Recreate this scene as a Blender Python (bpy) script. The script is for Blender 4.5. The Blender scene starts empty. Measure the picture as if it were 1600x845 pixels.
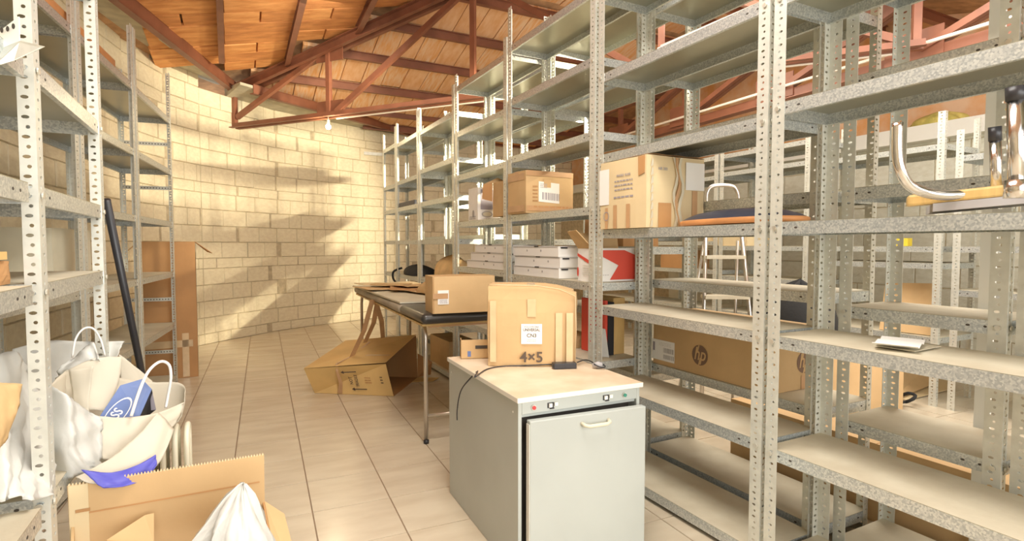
import bpy, math, random
from mathutils import Vector, Matrix
random.seed(7)
R = math.radians
SC = bpy.context.scene
COL = SC.collection

# ---------------------------------------------------------------- camera
F, CAMH = 860.0, 1.15
YAW = math.atan(443 / 860); PITCH = math.atan(39.5 / 860)
cd = bpy.data.cameras.new('camera'); cam = bpy.data.objects.new('camera', cd); COL.objects.link(cam)
cd.sensor_width = 36; cd.lens = 36 * F / 1600; cd.clip_start = 0.05
cam.location = (0, 0, CAMH); cam.rotation_euler = (math.pi / 2 - PITCH, 0, -YAW)
SC.camera = cam
# ---------------------------------------------------------------- world and lights
w = bpy.data.worlds.new('world'); SC.world = w; w.use_nodes = True
w.node_tree.nodes['Background'].inputs[0].default_value = (1.0, 0.97, 0.92, 1)
w.node_tree.nodes['Background'].inputs[1].default_value = 1.5
SC.view_settings.view_transform = 'Standard'; SC.view_settings.look = 'None'
SC.view_settings.exposure = 0.36; SC.view_settings.gamma = 1; SC.view_settings.use_curve_mapping = False

def light(name, kind, loc, energy, color, size=0.1, sy=None, aim=None):
    l = bpy.data.lights.new(name, kind); l.energy = energy; l.color = color
    if kind == 'AREA':
        l.size = size
        if sy: l.shape = 'RECTANGLE'; l.size_y = sy
    else: l.shadow_soft_size = size
    o = bpy.data.objects.new(name, l); COL.objects.link(o); o.location = loc
    if aim is not None: o.rotation_euler = (Vector(aim) - Vector(loc)).to_track_quat('-Z', 'Y').to_euler()
    return o
light('back_fill', 'AREA', (1.6, -2.2, 1.7), 112, (1, 0.99, 0.96), 4.5, 2.4, (1.4, 4, 1.3))  # broad fill added behind the camera
light('aisle_fill', 'AREA', (0.65, 1.2, 2.95), 52, (1, 0.97, 0.90), 0.9, 1.6, (0.65, 1.2, 0))  # unseen area light added to brighten the near aisle
light('far_aisle_fill', 'AREA', (3.3, 2.6, 3.2), 60, (1, 0.95, 0.84), 1.6, 2.4, (3.3, 2.6, 0))  # fill added behind the shelving, no fixture hangs there
for k in range(9):     # a row of small lamps along the far aisle: sharp level bands through the shelving on the curved wall
    sp = light('aisle_spot', 'SPOT', (3.3, 1.45 + k * .21, 2.37), 150, (1, 0.88, 0.64), 0.03, None, (0.15, 8.0 + (k - 4) * .21, 1.35)); sp.data.spot_size = R(46); sp.data.spot_blend = 0.5
light('right_aisle_fill', 'AREA', (4.0, 1.6, 2.75), 24, (1, 0.98, 0.94), 0.8, 3.0, (4.9, 1.6, 0.6))  # extra area light added to lift the dark right wall
light('far_wing_fill', 'POINT', (3.7, 3.9, 2.75), 22, (1, 0.93, 0.8), 0.12)  # bare point light added to brighten the roof on the right, no bulb modelled
light('far_wall_light', 'AREA', (0.75, 5.0, 3.0), 14, (1, 0.92, 0.76), 0.7, 1.4, (0.5, 7.0, 0.8))

# ---------------------------------------------------------------- materials
def mat(name, col, rough=0.6, metal=0.0, var=0.0, scale=8.0, bump=0.0, bscale=None, col2=None, kind='noise', stretch=None, spec=None, coat=0):
    m = bpy.data.materials.new(name); m.use_nodes = True; nt = m.node_tree; N = nt.nodes; L = nt.links
    b = N['Principled BSDF']; b.inputs['Base Color'].default_value = (*col, 1)
    b.inputs['Roughness'].default_value = rough; b.inputs['Metallic'].default_value = metal
    if spec is not None: b.inputs['Specular IOR Level'].default_value = spec
    if coat: b.inputs['Coat Weight'].default_value = coat; b.inputs['Coat Roughness'].default_value = 0.15
    if var or bump or col2:
        tc = N.new('ShaderNodeTexCoord'); mp = N.new('ShaderNodeMapping'); L.new(tc.outputs['Object'], mp.inputs[0])
        if stretch: mp.inputs['Scale'].default_value = stretch
        oi = N.new('ShaderNodeObjectInfo'); va = N.new('ShaderNodeVectorMath'); va.operation = 'ADD'
        sc = N.new('ShaderNodeVectorMath'); sc.operation = 'SCALE'; sc.inputs[0].default_value = (13, 7, 5); L.new(oi.outputs['Random'], sc.inputs['Scale'])
        L.new(mp.outputs[0], va.inputs[0]); L.new(sc.outputs[0], va.inputs[1])
        if kind == 'vor':
            t = N.new('ShaderNodeTexVoronoi'); t.inputs['Scale'].default_value = scale; L.new(va.outputs[0], t.inputs['Vector'])
            sp = N.new('ShaderNodeSeparateColor'); L.new(t.outputs['Color'], sp.inputs[0]); fac = sp.outputs[0]
        else:
            t = N.new('ShaderNodeTexNoise'); t.inputs['Scale'].default_value = scale; t.inputs['Detail'].default_value = 5
            L.new(va.outputs[0], t.inputs['Vector']); fac = t.outputs['Fac']
        mx = N.new('ShaderNodeMix'); mx.data_type = 'RGBA'
        c2 = col2 if col2 else tuple(c * (1 - var) for c in col); c1 = col if col2 else tuple(min(1, c * (1 + var)) for c in col)
        mx.inputs[6].default_value = (*c1, 1); mx.inputs[7].default_value = (*c2, 1)
        mr = N.new('ShaderNodeMapRange'); mr.inputs[1].default_value = 0.35 if kind != 'vor' else 0.1; mr.inputs[2].default_value = 0.65 if kind != 'vor' else 0.9
        L.new(fac, mr.inputs[0]); L.new(mr.outputs[0], mx.inputs[0]); L.new(mx.outputs[2], b.inputs['Base Color'])
        if bump:
            bp = N.new('ShaderNodeBump'); bp.inputs['Strength'].default_value = bump; bp.inputs['Distance'].default_value = 0.01
            t2 = t
            if bscale:
                t2 = N.new('ShaderNodeTexNoise'); t2.inputs['Scale'].default_value = bscale; t2.inputs['Detail'].default_value = 4; L.new(va.outputs[0], t2.inputs['Vector'])
            L.new(t2.outputs['Fac'] if 'Fac' in t2.outputs else t2.outputs[0], bp.inputs['Height']); L.new(bp.outputs[0], b.inputs['Normal'])
    return m

M = {}
M['galv'] = mat('galvanised_steel', (0.72, 0.75, 0.73), 0.32, 0.6, scale=210, col2=(0.46, 0.50, 0.51), kind='vor')
M['post'] = mat('galvanised_post', (0.68, 0.69, 0.63), 0.42, 0.4, var=0.06, scale=30)
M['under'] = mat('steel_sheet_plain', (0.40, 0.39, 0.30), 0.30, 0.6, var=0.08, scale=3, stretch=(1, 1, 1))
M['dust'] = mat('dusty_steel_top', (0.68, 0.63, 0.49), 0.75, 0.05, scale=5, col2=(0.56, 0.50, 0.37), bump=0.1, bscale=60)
M['hole'] = mat('slot_dark', (0.07, 0.06, 0.05), 0.8)
M['bolt'] = mat('bolt_zinc', (0.72, 0.70, 0.62), 0.35, 0.7)
M['block'] = mat('painted_block', (0.84, 0.76, 0.56), 0.8, scale=6, col2=(0.76, 0.67, 0.48), bump=0.35, bscale=22)
M['mortar'] = mat('mortar', (0.52, 0.44, 0.30), 0.9, var=0.15, scale=20, bump=0.3)
M['tile'] = mat('beige_floor_tile', (0.74, 0.66, 0.51), 0.2, scale=3.2, col2=(0.65, 0.56, 0.42), stretch=(1, 3, 1), bump=0.03, bscale=9)
M['grout'] = mat('floor_grout', (0.34, 0.25, 0.17), 0.9)
M['brick'] = mat('terracotta_roof_brick', (0.85, 0.42, 0.15), 0.75, scale=5, col2=(0.66, 0.27, 0.08), stretch=(1, 3.5, 1), bump=0.3, bscale=30)
M['brickd'] = mat('deep_terracotta_brick', (0.74, 0.33, 0.11), 0.75, scale=5, col2=(0.55, 0.22, 0.07), stretch=(1, 3.5, 1), bump=0.3, bscale=30)
M['brick3'] = mat('orange_roof_brick', (0.82, 0.42, 0.17), 0.75, scale=5, col2=(0.86, 0.60, 0.40), stretch=(8, 1, 1), bump=0.3, bscale=30)
M['brick2'] = mat('pale_terracotta_brick', (0.86, 0.55, 0.33), 0.75, scale=5, col2=(0.78, 0.42, 0.20), stretch=(3.5, 1, 1), bump=0.3, bscale=30)
M['brickback'] = mat('roof_mortar', (0.50, 0.30, 0.16), 0.9, var=0.2, scale=9, bump=0.4)
M['red'] = mat('red_oxide_paint', (0.25, 0.095, 0.052), 0.5, var=0.16, scale=5)
M['concrete'] = mat('grey_concrete', (0.52, 0.48, 0.37), 0.9, var=0.15, scale=7, bump=0.3, bscale=30)
M['card'] = mat('brown_cardboard', (0.62, 0.42, 0.21), 0.75, var=0.09, scale=3, bump=0.05, bscale=50)
M['card2'] = mat('dark_cardboard', (0.50, 0.27, 0.11), 0.75, var=0.12, scale=3)
M['card3'] = mat('pale_cardboard', (0.72, 0.58, 0.35), 0.75, var=0.06, scale=3)
M['cardy'] = mat('yellow_cardboard', (0.66, 0.44, 0.17), 0.7, var=0.08, scale=4)
M['cardin'] = mat('cardboard_inside', (0.42, 0.22, 0.08), 0.8, var=0.12, scale=3)
M['tape'] = mat('brown_tape', (0.55, 0.33, 0.17), 0.3, var=0.08, scale=10)
M['clear'] = mat('clear_tape', (0.68, 0.50, 0.29), 0.18, var=0.08, scale=12)
M['paper'] = mat('white_paper', (0.88, 0.87, 0.84), 0.7)
M['ink'] = mat('black_ink', (0.10, 0.07, 0.05), 0.6)
M['grey_ink'] = mat('grey_ink', (0.42, 0.40, 0.40), 0.6)
M['logo'] = mat('brown_logo_print', (0.20, 0.12, 0.08), 0.6)
M['fridge'] = mat('grey_cabinet_paint', (0.46, 0.49, 0.46), 0.38, var=0.05, scale=2.5)
M['fridgetop'] = mat('dusty_cabinet_top', (0.78, 0.66, 0.50), 0.55, scale=7, col2=(0.66, 0.52, 0.36))
M['edge'] = mat('pale_edge_trim', (0.78, 0.76, 0.70), 0.5)
M['black'] = mat('black_plastic', (0.03, 0.03, 0.035), 0.35)
M['leather'] = mat('black_vinyl', (0.05, 0.045, 0.04), 0.28, var=0.2, scale=4, bump=0.05, bscale=80)
M['dvinyl'] = mat('dusty_vinyl', (0.36, 0.31, 0.24), 0.5, var=0.15, scale=4)
M['cream'] = mat('cream_panel', (0.66, 0.62, 0.48), 0.6, var=0.06, scale=6)
M['chrome'] = mat('chrome_tube', (0.72, 0.70, 0.68), 0.18, 1.0)
M['steelt'] = mat('satin_steel_tube', (0.60, 0.56, 0.50), 0.3, 0.9)
M['bag'] = mat('white_plastic_bag', (0.63, 0.63, 0.59), 0.45, var=0.05, scale=8, bump=0.3, bscale=14)
M['pbag'] = mat('cream_paper_bag', (0.62, 0.57, 0.46), 0.7, var=0.06, scale=4)
M['blue'] = mat('blue_print', (0.10, 0.10, 0.50), 0.5)
M['bluebox'] = mat('slate_blue_card', (0.13, 0.19, 0.40), 0.45, var=0.15, scale=4)
M['bluebag'] = mat('blue_plastic', (0.06, 0.16, 0.50), 0.4, var=0.3, scale=8)
M['redp'] = mat('red_print', (0.70, 0.08, 0.05), 0.5)
M['white'] = mat('white_enamel', (0.84, 0.83, 0.76), 0.4)
M['rad'] = mat('cream_radiator_enamel', (0.80, 0.76, 0.60), 0.4)
M['cloth'] = mat('black_cloth', (0.02, 0.02, 0.02), 0.9, bump=0.4, bscale=20)
M['kraft'] = mat('crumpled_kraft', (0.62, 0.42, 0.20), 0.8, var=0.15, scale=8, bump=0.6, bscale=12)
M['wool'] = mat('yellow_mineral_wool', (0.75, 0.62, 0.18), 0.95, scale=9, col2=(0.45, 0.40, 0.10), bump=1.0, bscale=30)
M['wood'] = mat('golden_wood', (0.62, 0.42, 0.16), 0.4, var=0.25, scale=4, stretch=(1, 8, 1))
M['orange'] = mat('orange_wood', (0.60, 0.27, 0.10), 0.45, var=0.15, scale=6)
M['navy'] = mat('dark_navy_shell', (0.04, 0.045, 0.07), 0.4)
M['cable'] = mat('white_cable', (0.80, 0.72, 0.62), 0.5)
M['purple'] = mat('grey_violet_print', (0.35, 0.32, 0.36), 0.6)
M['yellow'] = mat('yellow_plastic', (0.80, 0.62, 0.05), 0.5)
bulbm = mat('bulb_glow', (1, 0.9, 0.7)); bb = bulbm.node_tree.nodes['Principled BSDF']
bb.inputs['Emission Color'].default_value = (1, 0.80, 0.50, 1); bb.inputs['Emission Strength'].default_value = 30; M['bulb'] = bulbm
redlamp = mat('red_indicator', (0.6, 0.05, 0.05), 0.2); M['redlamp'] = redlamp
M['greenlamp'] = mat('green_indicator', (0.05, 0.25, 0.18), 0.2)

# ---------------------------------------------------------------- mesh helpers
class MB:
    def __init__(s): s.v = []; s.f = []; s.m = []
    def quad(s, pts, mi=0):
        b = len(s.v); s.v += [tuple(p) for p in pts]; s.f.append(tuple(range(b, b + len(pts)))); s.m.append(mi); return s
    def hexa(s, p, mi=0, top=None):     # p: 4 bottom (ccw from above) + 4 top
        b = len(s.v); s.v += [tuple(q) for q in p]
        for k, f in enumerate(((3, 2, 1, 0), (4, 5, 6, 7), (0, 1, 5, 4), (1, 2, 6, 5), (2, 3, 7, 6), (3, 0, 4, 7))):
            s.f.append(tuple(b + i for i in f)); s.m.append(top if (top is not None and k == 1) else mi)
        return s
    def box(s, x0, x1, y0, y1, z0, z1, mi=0, top=None):
        return s.hexa([(x0, y0, z0), (x1, y0, z0), (x1, y1, z0), (x0, y1, z0), (x0, y0, z1), (x1, y0, z1), (x1, y1, z1), (x0, y1, z1)], mi, top)
    def bar(s, a, b, wd, h, mi=0, up=(0, 0, 1)):   # rectangular bar a->b
        a = Vector(a); b = Vector(b); d = (b - a).normalized(); u = Vector(up); sd = d.cross(u)
        if sd.length < 1e-4: sd = d.cross(Vector((0, 1, 0)))
        sd.normalize(); u = sd.cross(d); p = []
        for q in (-1, 1):
            for (i, j) in ((-1, -1), (1, -1), (1, 1), (-1, 1)):
                p.append((a if q < 0 else b) + sd * (i * wd / 2) + u * (j * h / 2))
        return s.hexa(p, mi)
    def tube(s, path, r, n=8, mi=0, cap=True):
        P = [Vector(p) for p in path]; b = len(s.v); t0 = None; rr = r if hasattr(r, '__len__') else [r] * len(P)
        for i, p in enumerate(P):
            t = (P[min(i + 1, len(P) - 1)] - P[max(i - 1, 0)]).normalized()
            if t0 is None:
                nrm = t.orthogonal().normalized()
            else:
                nrm = (nrm - t * nrm.dot(t)).normalized()
            t0 = t; bn = t.cross(nrm)
            for k in range(n):
                a = 2 * math.pi * k / n; s.v.append(tuple(p + (nrm * math.cos(a) + bn * math.sin(a)) * rr[i]))
        for i in range(len(P) - 1):
            for k in range(n):
                s.f.append((b + i * n + k, b + i * n + (k + 1) % n, b + (i + 1) * n + (k + 1) % n, b + (i + 1) * n + k)); s.m.append(mi)
        if cap:
            s.f.append(tuple(b + k for k in range(n))[::-1]); s.m.append(mi)
            e = b + (len(P) - 1) * n; s.f.append(tuple(e + k for k in range(n))); s.m.append(mi)
        return s
    def disc(s, c, nrm, r, n=12, mi=0, h=0.001, ry=None, upv=None):
        c = Vector(c); d = Vector(nrm).normalized(); a = Vector(upv).normalized() if upv else d.orthogonal().normalized(); b2 = d.cross(a); ry = ry or r
        bs = len(s.v)
        for q in (0, h):
            for k in range(n):
                t = 2 * math.pi * k / n; s.v.append(tuple(c + d * q + b2 * (r * math.cos(t)) + a * (ry * math.sin(t))))
        for k in range(n): s.f.append((bs + k, bs + (k + 1) % n, bs + n + (k + 1) % n, bs + n + k)); s.m.append(mi)
        s.f.append(tuple(bs + n + k for k in range(n))); s.m.append(mi); return s
    def grid(s, pts, mi=0):     # pts[i][j]
        b = len(s.v); nj = len(pts[0])
        for row in pts: s.v += [tuple(p) for p in row]
        for i in range(len(pts) - 1):
            for j in range(nj - 1):
                s.f.append((b + i * nj + j, b + (i + 1) * nj + j, b + (i + 1) * nj + j + 1, b + i * nj + j + 1)); s.m.append(mi)
        return s
    def rgrid(s, rows, n=5, amp=.006, seed=1, mi=0, freq=1.0):
        rd = random.Random(seed); rows = [[Vector(p) for p in r_] for r_ in rows]; H_, W_ = len(rows) - 1, len(rows[0]) - 1; out = []
        nrm = (rows[-1][0] - rows[0][0]).cross(rows[0][-1] - rows[0][0]).normalized(); ph = [rd.uniform(0, 6.28) for _ in range(8)]
        def cr(a, b, c, d, t): return .5 * (2 * b + (c - a) * t + (2 * a - 5 * b + 4 * c - d) * t * t + (3 * b - a - 3 * c + d) * t ** 3)
        def rowat(r_, v):
            k = min(int(v), W_ - 1); t = v - k; return cr(r_[max(k - 1, 0)], r_[k], r_[k + 1], r_[min(k + 2, W_)], t)
        for i in range(H_ * n + 1):
            u = i / n; k = min(int(u), H_ - 1); t = u - k; row = []
            for j in range(W_ * n + 1):
                v = j / n; p = cr(*[rowat(rows[max(0, min(H_, q))], v) for q in (k - 1, k, k + 1, k + 2)], t)
                q1 = math.sin(u * 5.1 * freq + v * 2.3 * freq + ph[0]) * math.sin(v * 3.7 * freq - u * 1.9 + ph[1]); q2 = abs(math.sin(u * 8.3 * freq - v * 6.1 * freq + ph[2])) - .5; q3 = abs(math.sin(u * 3.1 * freq + v * 9.7 * freq + ph[3])) - .5
                row.append(p + nrm * amp * (q1 + .8 * q2 + .7 * q3))
            out.append(row)
        return s.grid(out, mi)
    def mesh(s, name, mats):
        me = bpy.data.meshes.new(name); me.from_pydata(s.v, [], s.f)
        for m in (mats if isinstance(mats, (list, tuple)) else [mats]): me.materials.append(m)
        me.polygons.foreach_set('material_index', s.m); me.update(); return me
    def build(s, name, mats, parent=None, smooth=False, local=False, bevel=0, solid=0, sub=0, kind=None):
        me = s.mesh(name, mats)
        if smooth: me.polygons.foreach_set('use_smooth', [True] * len(me.polygons))
        o = bpy.data.objects.new(name, me); COL.objects.link(o)
        if parent is not None:
            o.parent = parent
            if not local:       # vertices are in world coordinates: bring into the thing's frame
                Mi = wm(parent).inverted(); me.transform(Mi)
        if solid:
            md = o.modifiers.new('solid', 'SOLIDIFY'); md.thickness = solid; md.offset = 0
        if sub:
            md = o.modifiers.new('sub', 'SUBSURF'); md.levels = sub; md.render_levels = sub
        if bevel:
            md = o.modifiers.new('bevel', 'BEVEL'); md.width = bevel; md.segments = 2; md.limit_method = 'ANGLE'
        if kind: o['kind'] = kind
        return o
def wm(o):
    m = Matrix.LocRotScale(o.location, o.rotation_euler, o.scale)
    return wm(o.parent) @ m if o.parent else m
def tag(o, label=None, cat=None, group=None, kind=None):
    if label: o['label'] = label
    if cat: o['category'] = cat
    if group: o['group'] = group
    if kind: o['kind'] = kind
    return o
def thing(name, label, cat, loc=(0, 0, 0), rz=0, group=None):
    o = bpy.data.objects.new(name, None); COL.objects.link(o); o.location = loc; o.rotation_euler = (0, 0, rz); o.empty_display_size = 0.05
    return tag(o, label, cat, group)
def inst(name, me, parent, loc, rot=(0, 0, 0), scale=(1, 1, 1)):
    o = bpy.data.objects.new(name, me); COL.objects.link(o); o.parent = parent; o.location = loc; o.rotation_euler = rot; o.scale = scale; return o
# a view ray of the photograph, met with a vertical plane y = Y or x = X: used to read real positions
_fw = Vector((math.sin(YAW) * math.cos(PITCH), math.cos(YAW) * math.cos(PITCH), -math.sin(PITCH))); _rt = Vector((math.cos(YAW), -math.sin(YAW), 0)); _up = _rt.cross(_fw)
def ray(x, y): return _fw + _rt * ((x - 800) / F) - _up * ((y - 422.5) / F)
def aY(x, y, Y): r = ray(x, y); return Vector((0, 0, CAMH)) + r * (Y / r.y)
def aX(x, y, X): r = ray(x, y); return Vector((0, 0, CAMH)) + r * (X / r.x)
def aZ(x, y, Z=0): r = ray(x, y); return Vector((0, 0, CAMH)) + r * ((Z - CAMH) / r.z)

# ---------------------------------------------------------------- floor
TA = R(2.9); tu = Vector((math.sin(TA), math.cos(TA), 0)); tv = Vector((math.cos(TA), -math.sin(TA), 0)); TO = Vector((0.316, 2.792, 0)); TP = 0.333
fl = MB().box(-3.2, 7.2, -3, 10.5, -0.12, -0.004).build('floor', M['grout']); tag(fl, kind='structure')
tm = MB().hexa([(0.0015, 0.0015, -0.02), (TP - 0.0015, 0.0015, -0.02), (TP - 0.0015, TP - 0.0015, -0.02), (0.0015, TP - 0.0015, -0.02),
                (0.003, 0.003, 0), (TP - 0.003, 0.003, 0), (TP - 0.003, TP - 0.003, 0), (0.003, TP - 0.003, 0)]).mesh('tile', M['tile'])
rest = MB(); near = []
for i in range(-12, 24):
    for j in range(-16, 22):
        p = TO + tv * (i * TP) + tu * (j * TP); c = p + (tu + tv) * (TP / 2)
        if not (-3 < c.x < 7 and -2.8 < c.y < 10.2): continue
        if -1.0 < c.x < 2.0 and 1.0 < c.y < 9.0: near.append(p)
        else:
            q = [p + tv * a + tu * b for a, b in ((.003, .003), (TP - .003, .003), (TP - .003, TP - .003), (.003, TP - .003))]
            rest.hexa([(x.x, x.y, -0.02) for x in q] + [(x.x, x.y, 0.0) for x in q])
near.sort(key=lambda p: p.length)
for p in near[:290]: inst('tile', tm, fl, (p.x, p.y, random.uniform(-.0006, 0)), (0, 0, -TA))
for p in near[290:]:
    q = [p + tv * a + tu * b for a, b in ((.003, .003), (TP - .003, .003), (TP - .003, TP - .003), (.003, TP - .003))]
    rest.hexa([(x.x, x.y, -0.02) for x in q] + [(x.x, x.y, 0.0) for x in q])
rest.build('floor_tiles', M['tile'], fl, kind='stuff')

# ---------------------------------------------------------------- walls
def blockmesh():
    m = MB(); e = .004
    m.hexa([(-.5 + e, 0, -.5 + 2 * e), (.5 - e, 0, -.5 + 2 * e), (.5 - e, 0, .5 - 2 * e), (-.5 + e, 0, .5 - 2 * e),
            (-.5 + .02, 1, -.5 + .03), (.5 - .02, 1, -.5 + .03), (.5 - .02, 1, .5 - .03), (-.5 + .02, 1, .5 - .03)])
    return m.mesh('block', M['block'])
BM = blockmesh()
BMR = None
def wall(name, pts, h, ymax=99, bmesh_=None, bl=0.30, ch=0.19, keep=None, thick=0.18):
    """pts: plan polyline, room on the right-hand side walking along it"""
    P = [Vector((x, y, 0)) for x, y in pts]; m = MB(); nr = []
    for i, p in enumerate(P):
        d = (P[min(i + 1, len(P) - 1)] - P[max(i - 1, 0)]).normalized(); nr.append(Vector((-d.y, d.x, 0)))
    for i in range(len(P) - 1):
        a, b = P[i], P[i + 1]; a2, b2 = a + nr[i] * thick, b + nr[i + 1] * thick
        m.hexa([a, b, b2, a2] + [q + Vector((0, 0, h)) for q in (a, b, b2, a2)])
    wo = m.build(name, M['mortar']); tag(wo, kind='structure')
    seg = [0]
    for i in range(len(P) - 1): seg.append(seg[-1] + (P[i + 1] - P[i]).length)
    def at(s):
        for i in range(len(P) - 1):
            if s <= seg[i + 1] or i == len(P) - 2:
                t = (s - seg[i]) / (seg[i + 1] - seg[i]); d = (P[i + 1] - P[i]).normalized(); return P[i] + (P[i + 1] - P[i]) * t, d
    row = 0; z = 0.0; cnt = []
    while z < h - 0.02:
        c = min(ch if row % 5 else ch * 0.62, h - z); s = -bl * (0.5 if row % 2 else 0)
        while s < seg[-1]:
            l = bl * random.choice((.62, .9, 1.0, 1.0, 1.12, 1.25)); s0, s1 = max(0, s), min(s + l, seg[-1])
            if s1 - s0 > 0.05:
                p, d = at((s0 + s1) / 2); cnt.append((p, d, s1 - s0, z + c / 2, c))
            s += l
        z += c; row += 1
    if keep: cnt = [c for c in cnt if keep(c)]
    cnt.sort(key=lambda c: (c[0] - Vector((0, 0, 0))).length)
    st = MB()
    for k, (p, d, l, zc, c) in enumerate(cnt):
        ry = math.atan2(d.y, d.x); pr = random.uniform(.007, .013)
        if k < 295:
            o = inst('block', bmesh_ or BM, wo, (p.x, p.y, zc), (random.uniform(-.004, .004), 0, ry + math.pi), (l - .004, pr, c - .004))
        else:
            n = Vector((d.y, -d.x, 0)); a = p - d * (l / 2 - .004); b = p + d * (l / 2 - .004); q = []
            for e, off in ((0, 0), (.008, pr)):
                for (u, zz) in ((a + d * e, zc - c / 2 + .004 + e), (b - d * e, zc - c / 2 + .004 + e), (b - d * e, zc + c / 2 - .004 - e), (a + d * e, zc + c / 2 - .004 - e)):
                    v = u + n * off; q.append((v.x, v.y, zz))
            st.hexa(q)
    if st.v: st.build('blocks', (bmesh_ or BM).materials[0], wo, kind='stuff')
    return wo
LW = [(-1.75, -2.6), (-1.45, 1.2), (-1.28, 3.0), (-1.10, 4.9), (-0.98, 5.7), (-0.83, 6.3), (-0.60, 6.85), (-0.27, 7.27)]
FW = [(-0.27, 7.27), (0.0, 7.525), (0.30, 7.77), (0.54, 7.98), (0.97, 8.22), (1.36, 8.40), (1.76, 8.57), (2.3, 8.77), (3.0, 8.95), (4.2, 9.05), (6.0, 9.1)]
wall('wall_left', LW, 3.10, keep=lambda c: c[0].y > 3.0)
wall('wall_far', FW, 2.94, keep=lambda c: c[0].x < 2.7 or c[3] > .8)
M['blockg'] = mat('pale_grey_block', (0.72, 0.71, 0.60), 0.8, scale=6, col2=(0.64, 0.62, 0.50), bump=0.3, bscale=22); BMR = BM.copy(); BMR.materials[0] = M['blockg']
wall('wall_right', [(5.75, 9.1), (5.75, 4.0), (5.75, -2.6)], 2.12, bmesh_=BMR, bl=.36, ch=.21, keep=lambda c: c[0].y < 6.2)
led = MB().box(5.62, 6.0, -2.6, 9.1, 2.10, 2.24).build('trim_right', M['white']); tag(led, kind='structure')
bk = MB().hexa([(6.0, -2.6, 2.24), (6.15, -2.6, 2.24), (6.15, 9.1, 2.24), (6.0, 9.1, 2.24), (6.0, -2.6, 4.0), (6.15, -2.6, 4.0), (6.15, 9.1, 4.0), (6.0, 9.1, 4.0)]).build('wall_right_upper', M['brick3']); tag(bk, kind='structure')
# unseen back wall behind the camera; its wide opening is added to let light in
wb = MB().box(-1.8, -0.9, -2.8, -2.6, 0, 3.2).box(4.6, 6.0, -2.8, -2.6, 0, 3.2).box(-0.9, 4.6, -2.8, -2.6, 3.0, 3.2).build('wall_back', M['block']); tag(wb, kind='structure')

# ---------------------------------------------------------------- roof: two slopes of flat terracotta bricks, mitred along a truss
RX = 2.25
def zW(x, y): return 3.115 + 0.246 * (0.943 * (x - 0.08) - 0.333 * (y - 7.6))     # near wing, rises to the right and towards us
def zE(x, y): return zW(RX, y) - 0.433 * (x - RX)
def zN(x, y): return 3.115 + 0.272 * (7.6 - y) - (0 if y > 4.95 else 0.544 * (4.95 - y)) if y < 7.6 else 3.115 - 0.10 * (y - 7.6)   # far wing
TAp = Vector((0.08, 7.6, 0)); TBp = Vector((4.5, 2.2, 0)); TD = (TBp - TAp).normalized(); TLn = (TBp - TAp).length
def side(x, y): return (Vector((x, y, 0)) - TAp).dot(Vector((TD.y, -TD.x, 0)))
sgn = 1 if side(0, 0) > 0 else -1
ceil = MB()
def shell(f, P):
    q = [(x, y, f(x, y) + .045) for x, y in P]; ceil.hexa(q + [(a, b, c + .06) for a, b, c in q])
shell(zW, [(-2.2, -3), (RX, -3), (RX, 4.95), (-2.2, 10.0)]); shell(zE, [(RX, -3), (6.3, -3), (6.3, 0.0), (RX, 4.95)])
shell(zN, [(-.6, 7.6), (RX, 4.95), (6.3, 4.95), (6.3, 7.6)]); shell(zN, [(-2.6, 7.61), (6.3, 7.61), (6.3, 10.2), (-2.6, 10.2)]); shell(zN, [(RX, 4.94), (6.3, 0.0), (6.3, 4.949), (RX, 4.949)])
ce = ceil.build('ceiling', M['brickback']); tag(ce, kind='structure')
def brickm(name, lx, ly, mt):
    m = MB(); m.hexa([(-lx / 2 + .004, -ly / 2 + .004, -.022), (lx / 2 - .004, -ly / 2 + .004, -.022), (lx / 2 - .004, ly / 2 - .004, -.022), (-lx / 2 + .004, ly / 2 - .004, -.022),
                      (-lx / 2 + .002, -ly / 2 + .002, .02), (lx / 2 - .002, -ly / 2 + .002, .02), (lx / 2 - .002, ly / 2 - .002, .02), (-lx / 2 + .002, ly / 2 - .002, .02)])
    return m.mesh(name, mt)
PX = [-1.26, -0.64, -0.02, 0.64, 1.28, 1.92, 2.56, 3.2, 3.84, 4.48, 5.12, 5.76]
PY = [9.2, 8.5, 7.85, 7.20, 6.55, 5.93, 5.30, 4.62, 3.98, 3.34, 2.7]
bws = [brickm('brick', 0.315, 0.235, M['brick']), brickm('brick', 0.315, 0.235, M['brickd'])]; bws2 = [brickm('brick', 0.63, 0.235, M['brick']), brickm('brick', 0.63, 0.235, M['brickd'])]
bns = [brickm('brick', 0.25, 0.63, M['brick2']), brickm('brick', 0.25, 0.63, M['brick3'])]
def rotm(f, x, y):
    e = .05; ex = Vector((2 * e, 0, f(x + e, y) - f(x - e, y))).normalized(); ey = Vector((0, 2 * e, f(x, y + e) - f(x, y - e))); n_ = ex.cross(ey).normalized(); ey = n_.cross(ex)
    return Matrix((ex, ey, n_)).transposed()
bricks = []
for a, b in zip(PX[:-1], PX[1:]):
    xc = (a + b) / 2
    for k in range(34):
        y = 0.1 + k * 0.237
        if sgn * side(xc, y) < 0.10: continue
        if xc < .12 - (7.52 - y) * .347 - .25: continue
        f = zW if xc < RX else zE
        if k % 3 == 0 or random.random() < .25:
            for s_ in (-.158, .158): bricks.append((random.choice(bws), xc + s_, y, f))
        else: bricks.append((random.choice(bws2), xc, y, f))
for a, b in zip(PY[1:], PY[:-1]):
    yc = (a + b) / 2
    for k in range(20):
        x = 0.15 + k * 0.252
        if sgn * side(x, yc) > -0.10: continue
        bricks.append((random.choice(bns), x, yc, zN))
bricks.sort(key=lambda b: (b[1] - .6) ** 2 * .6 + (b[2] - 5.7) ** 2)
m = MB(); nb = 0
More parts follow.
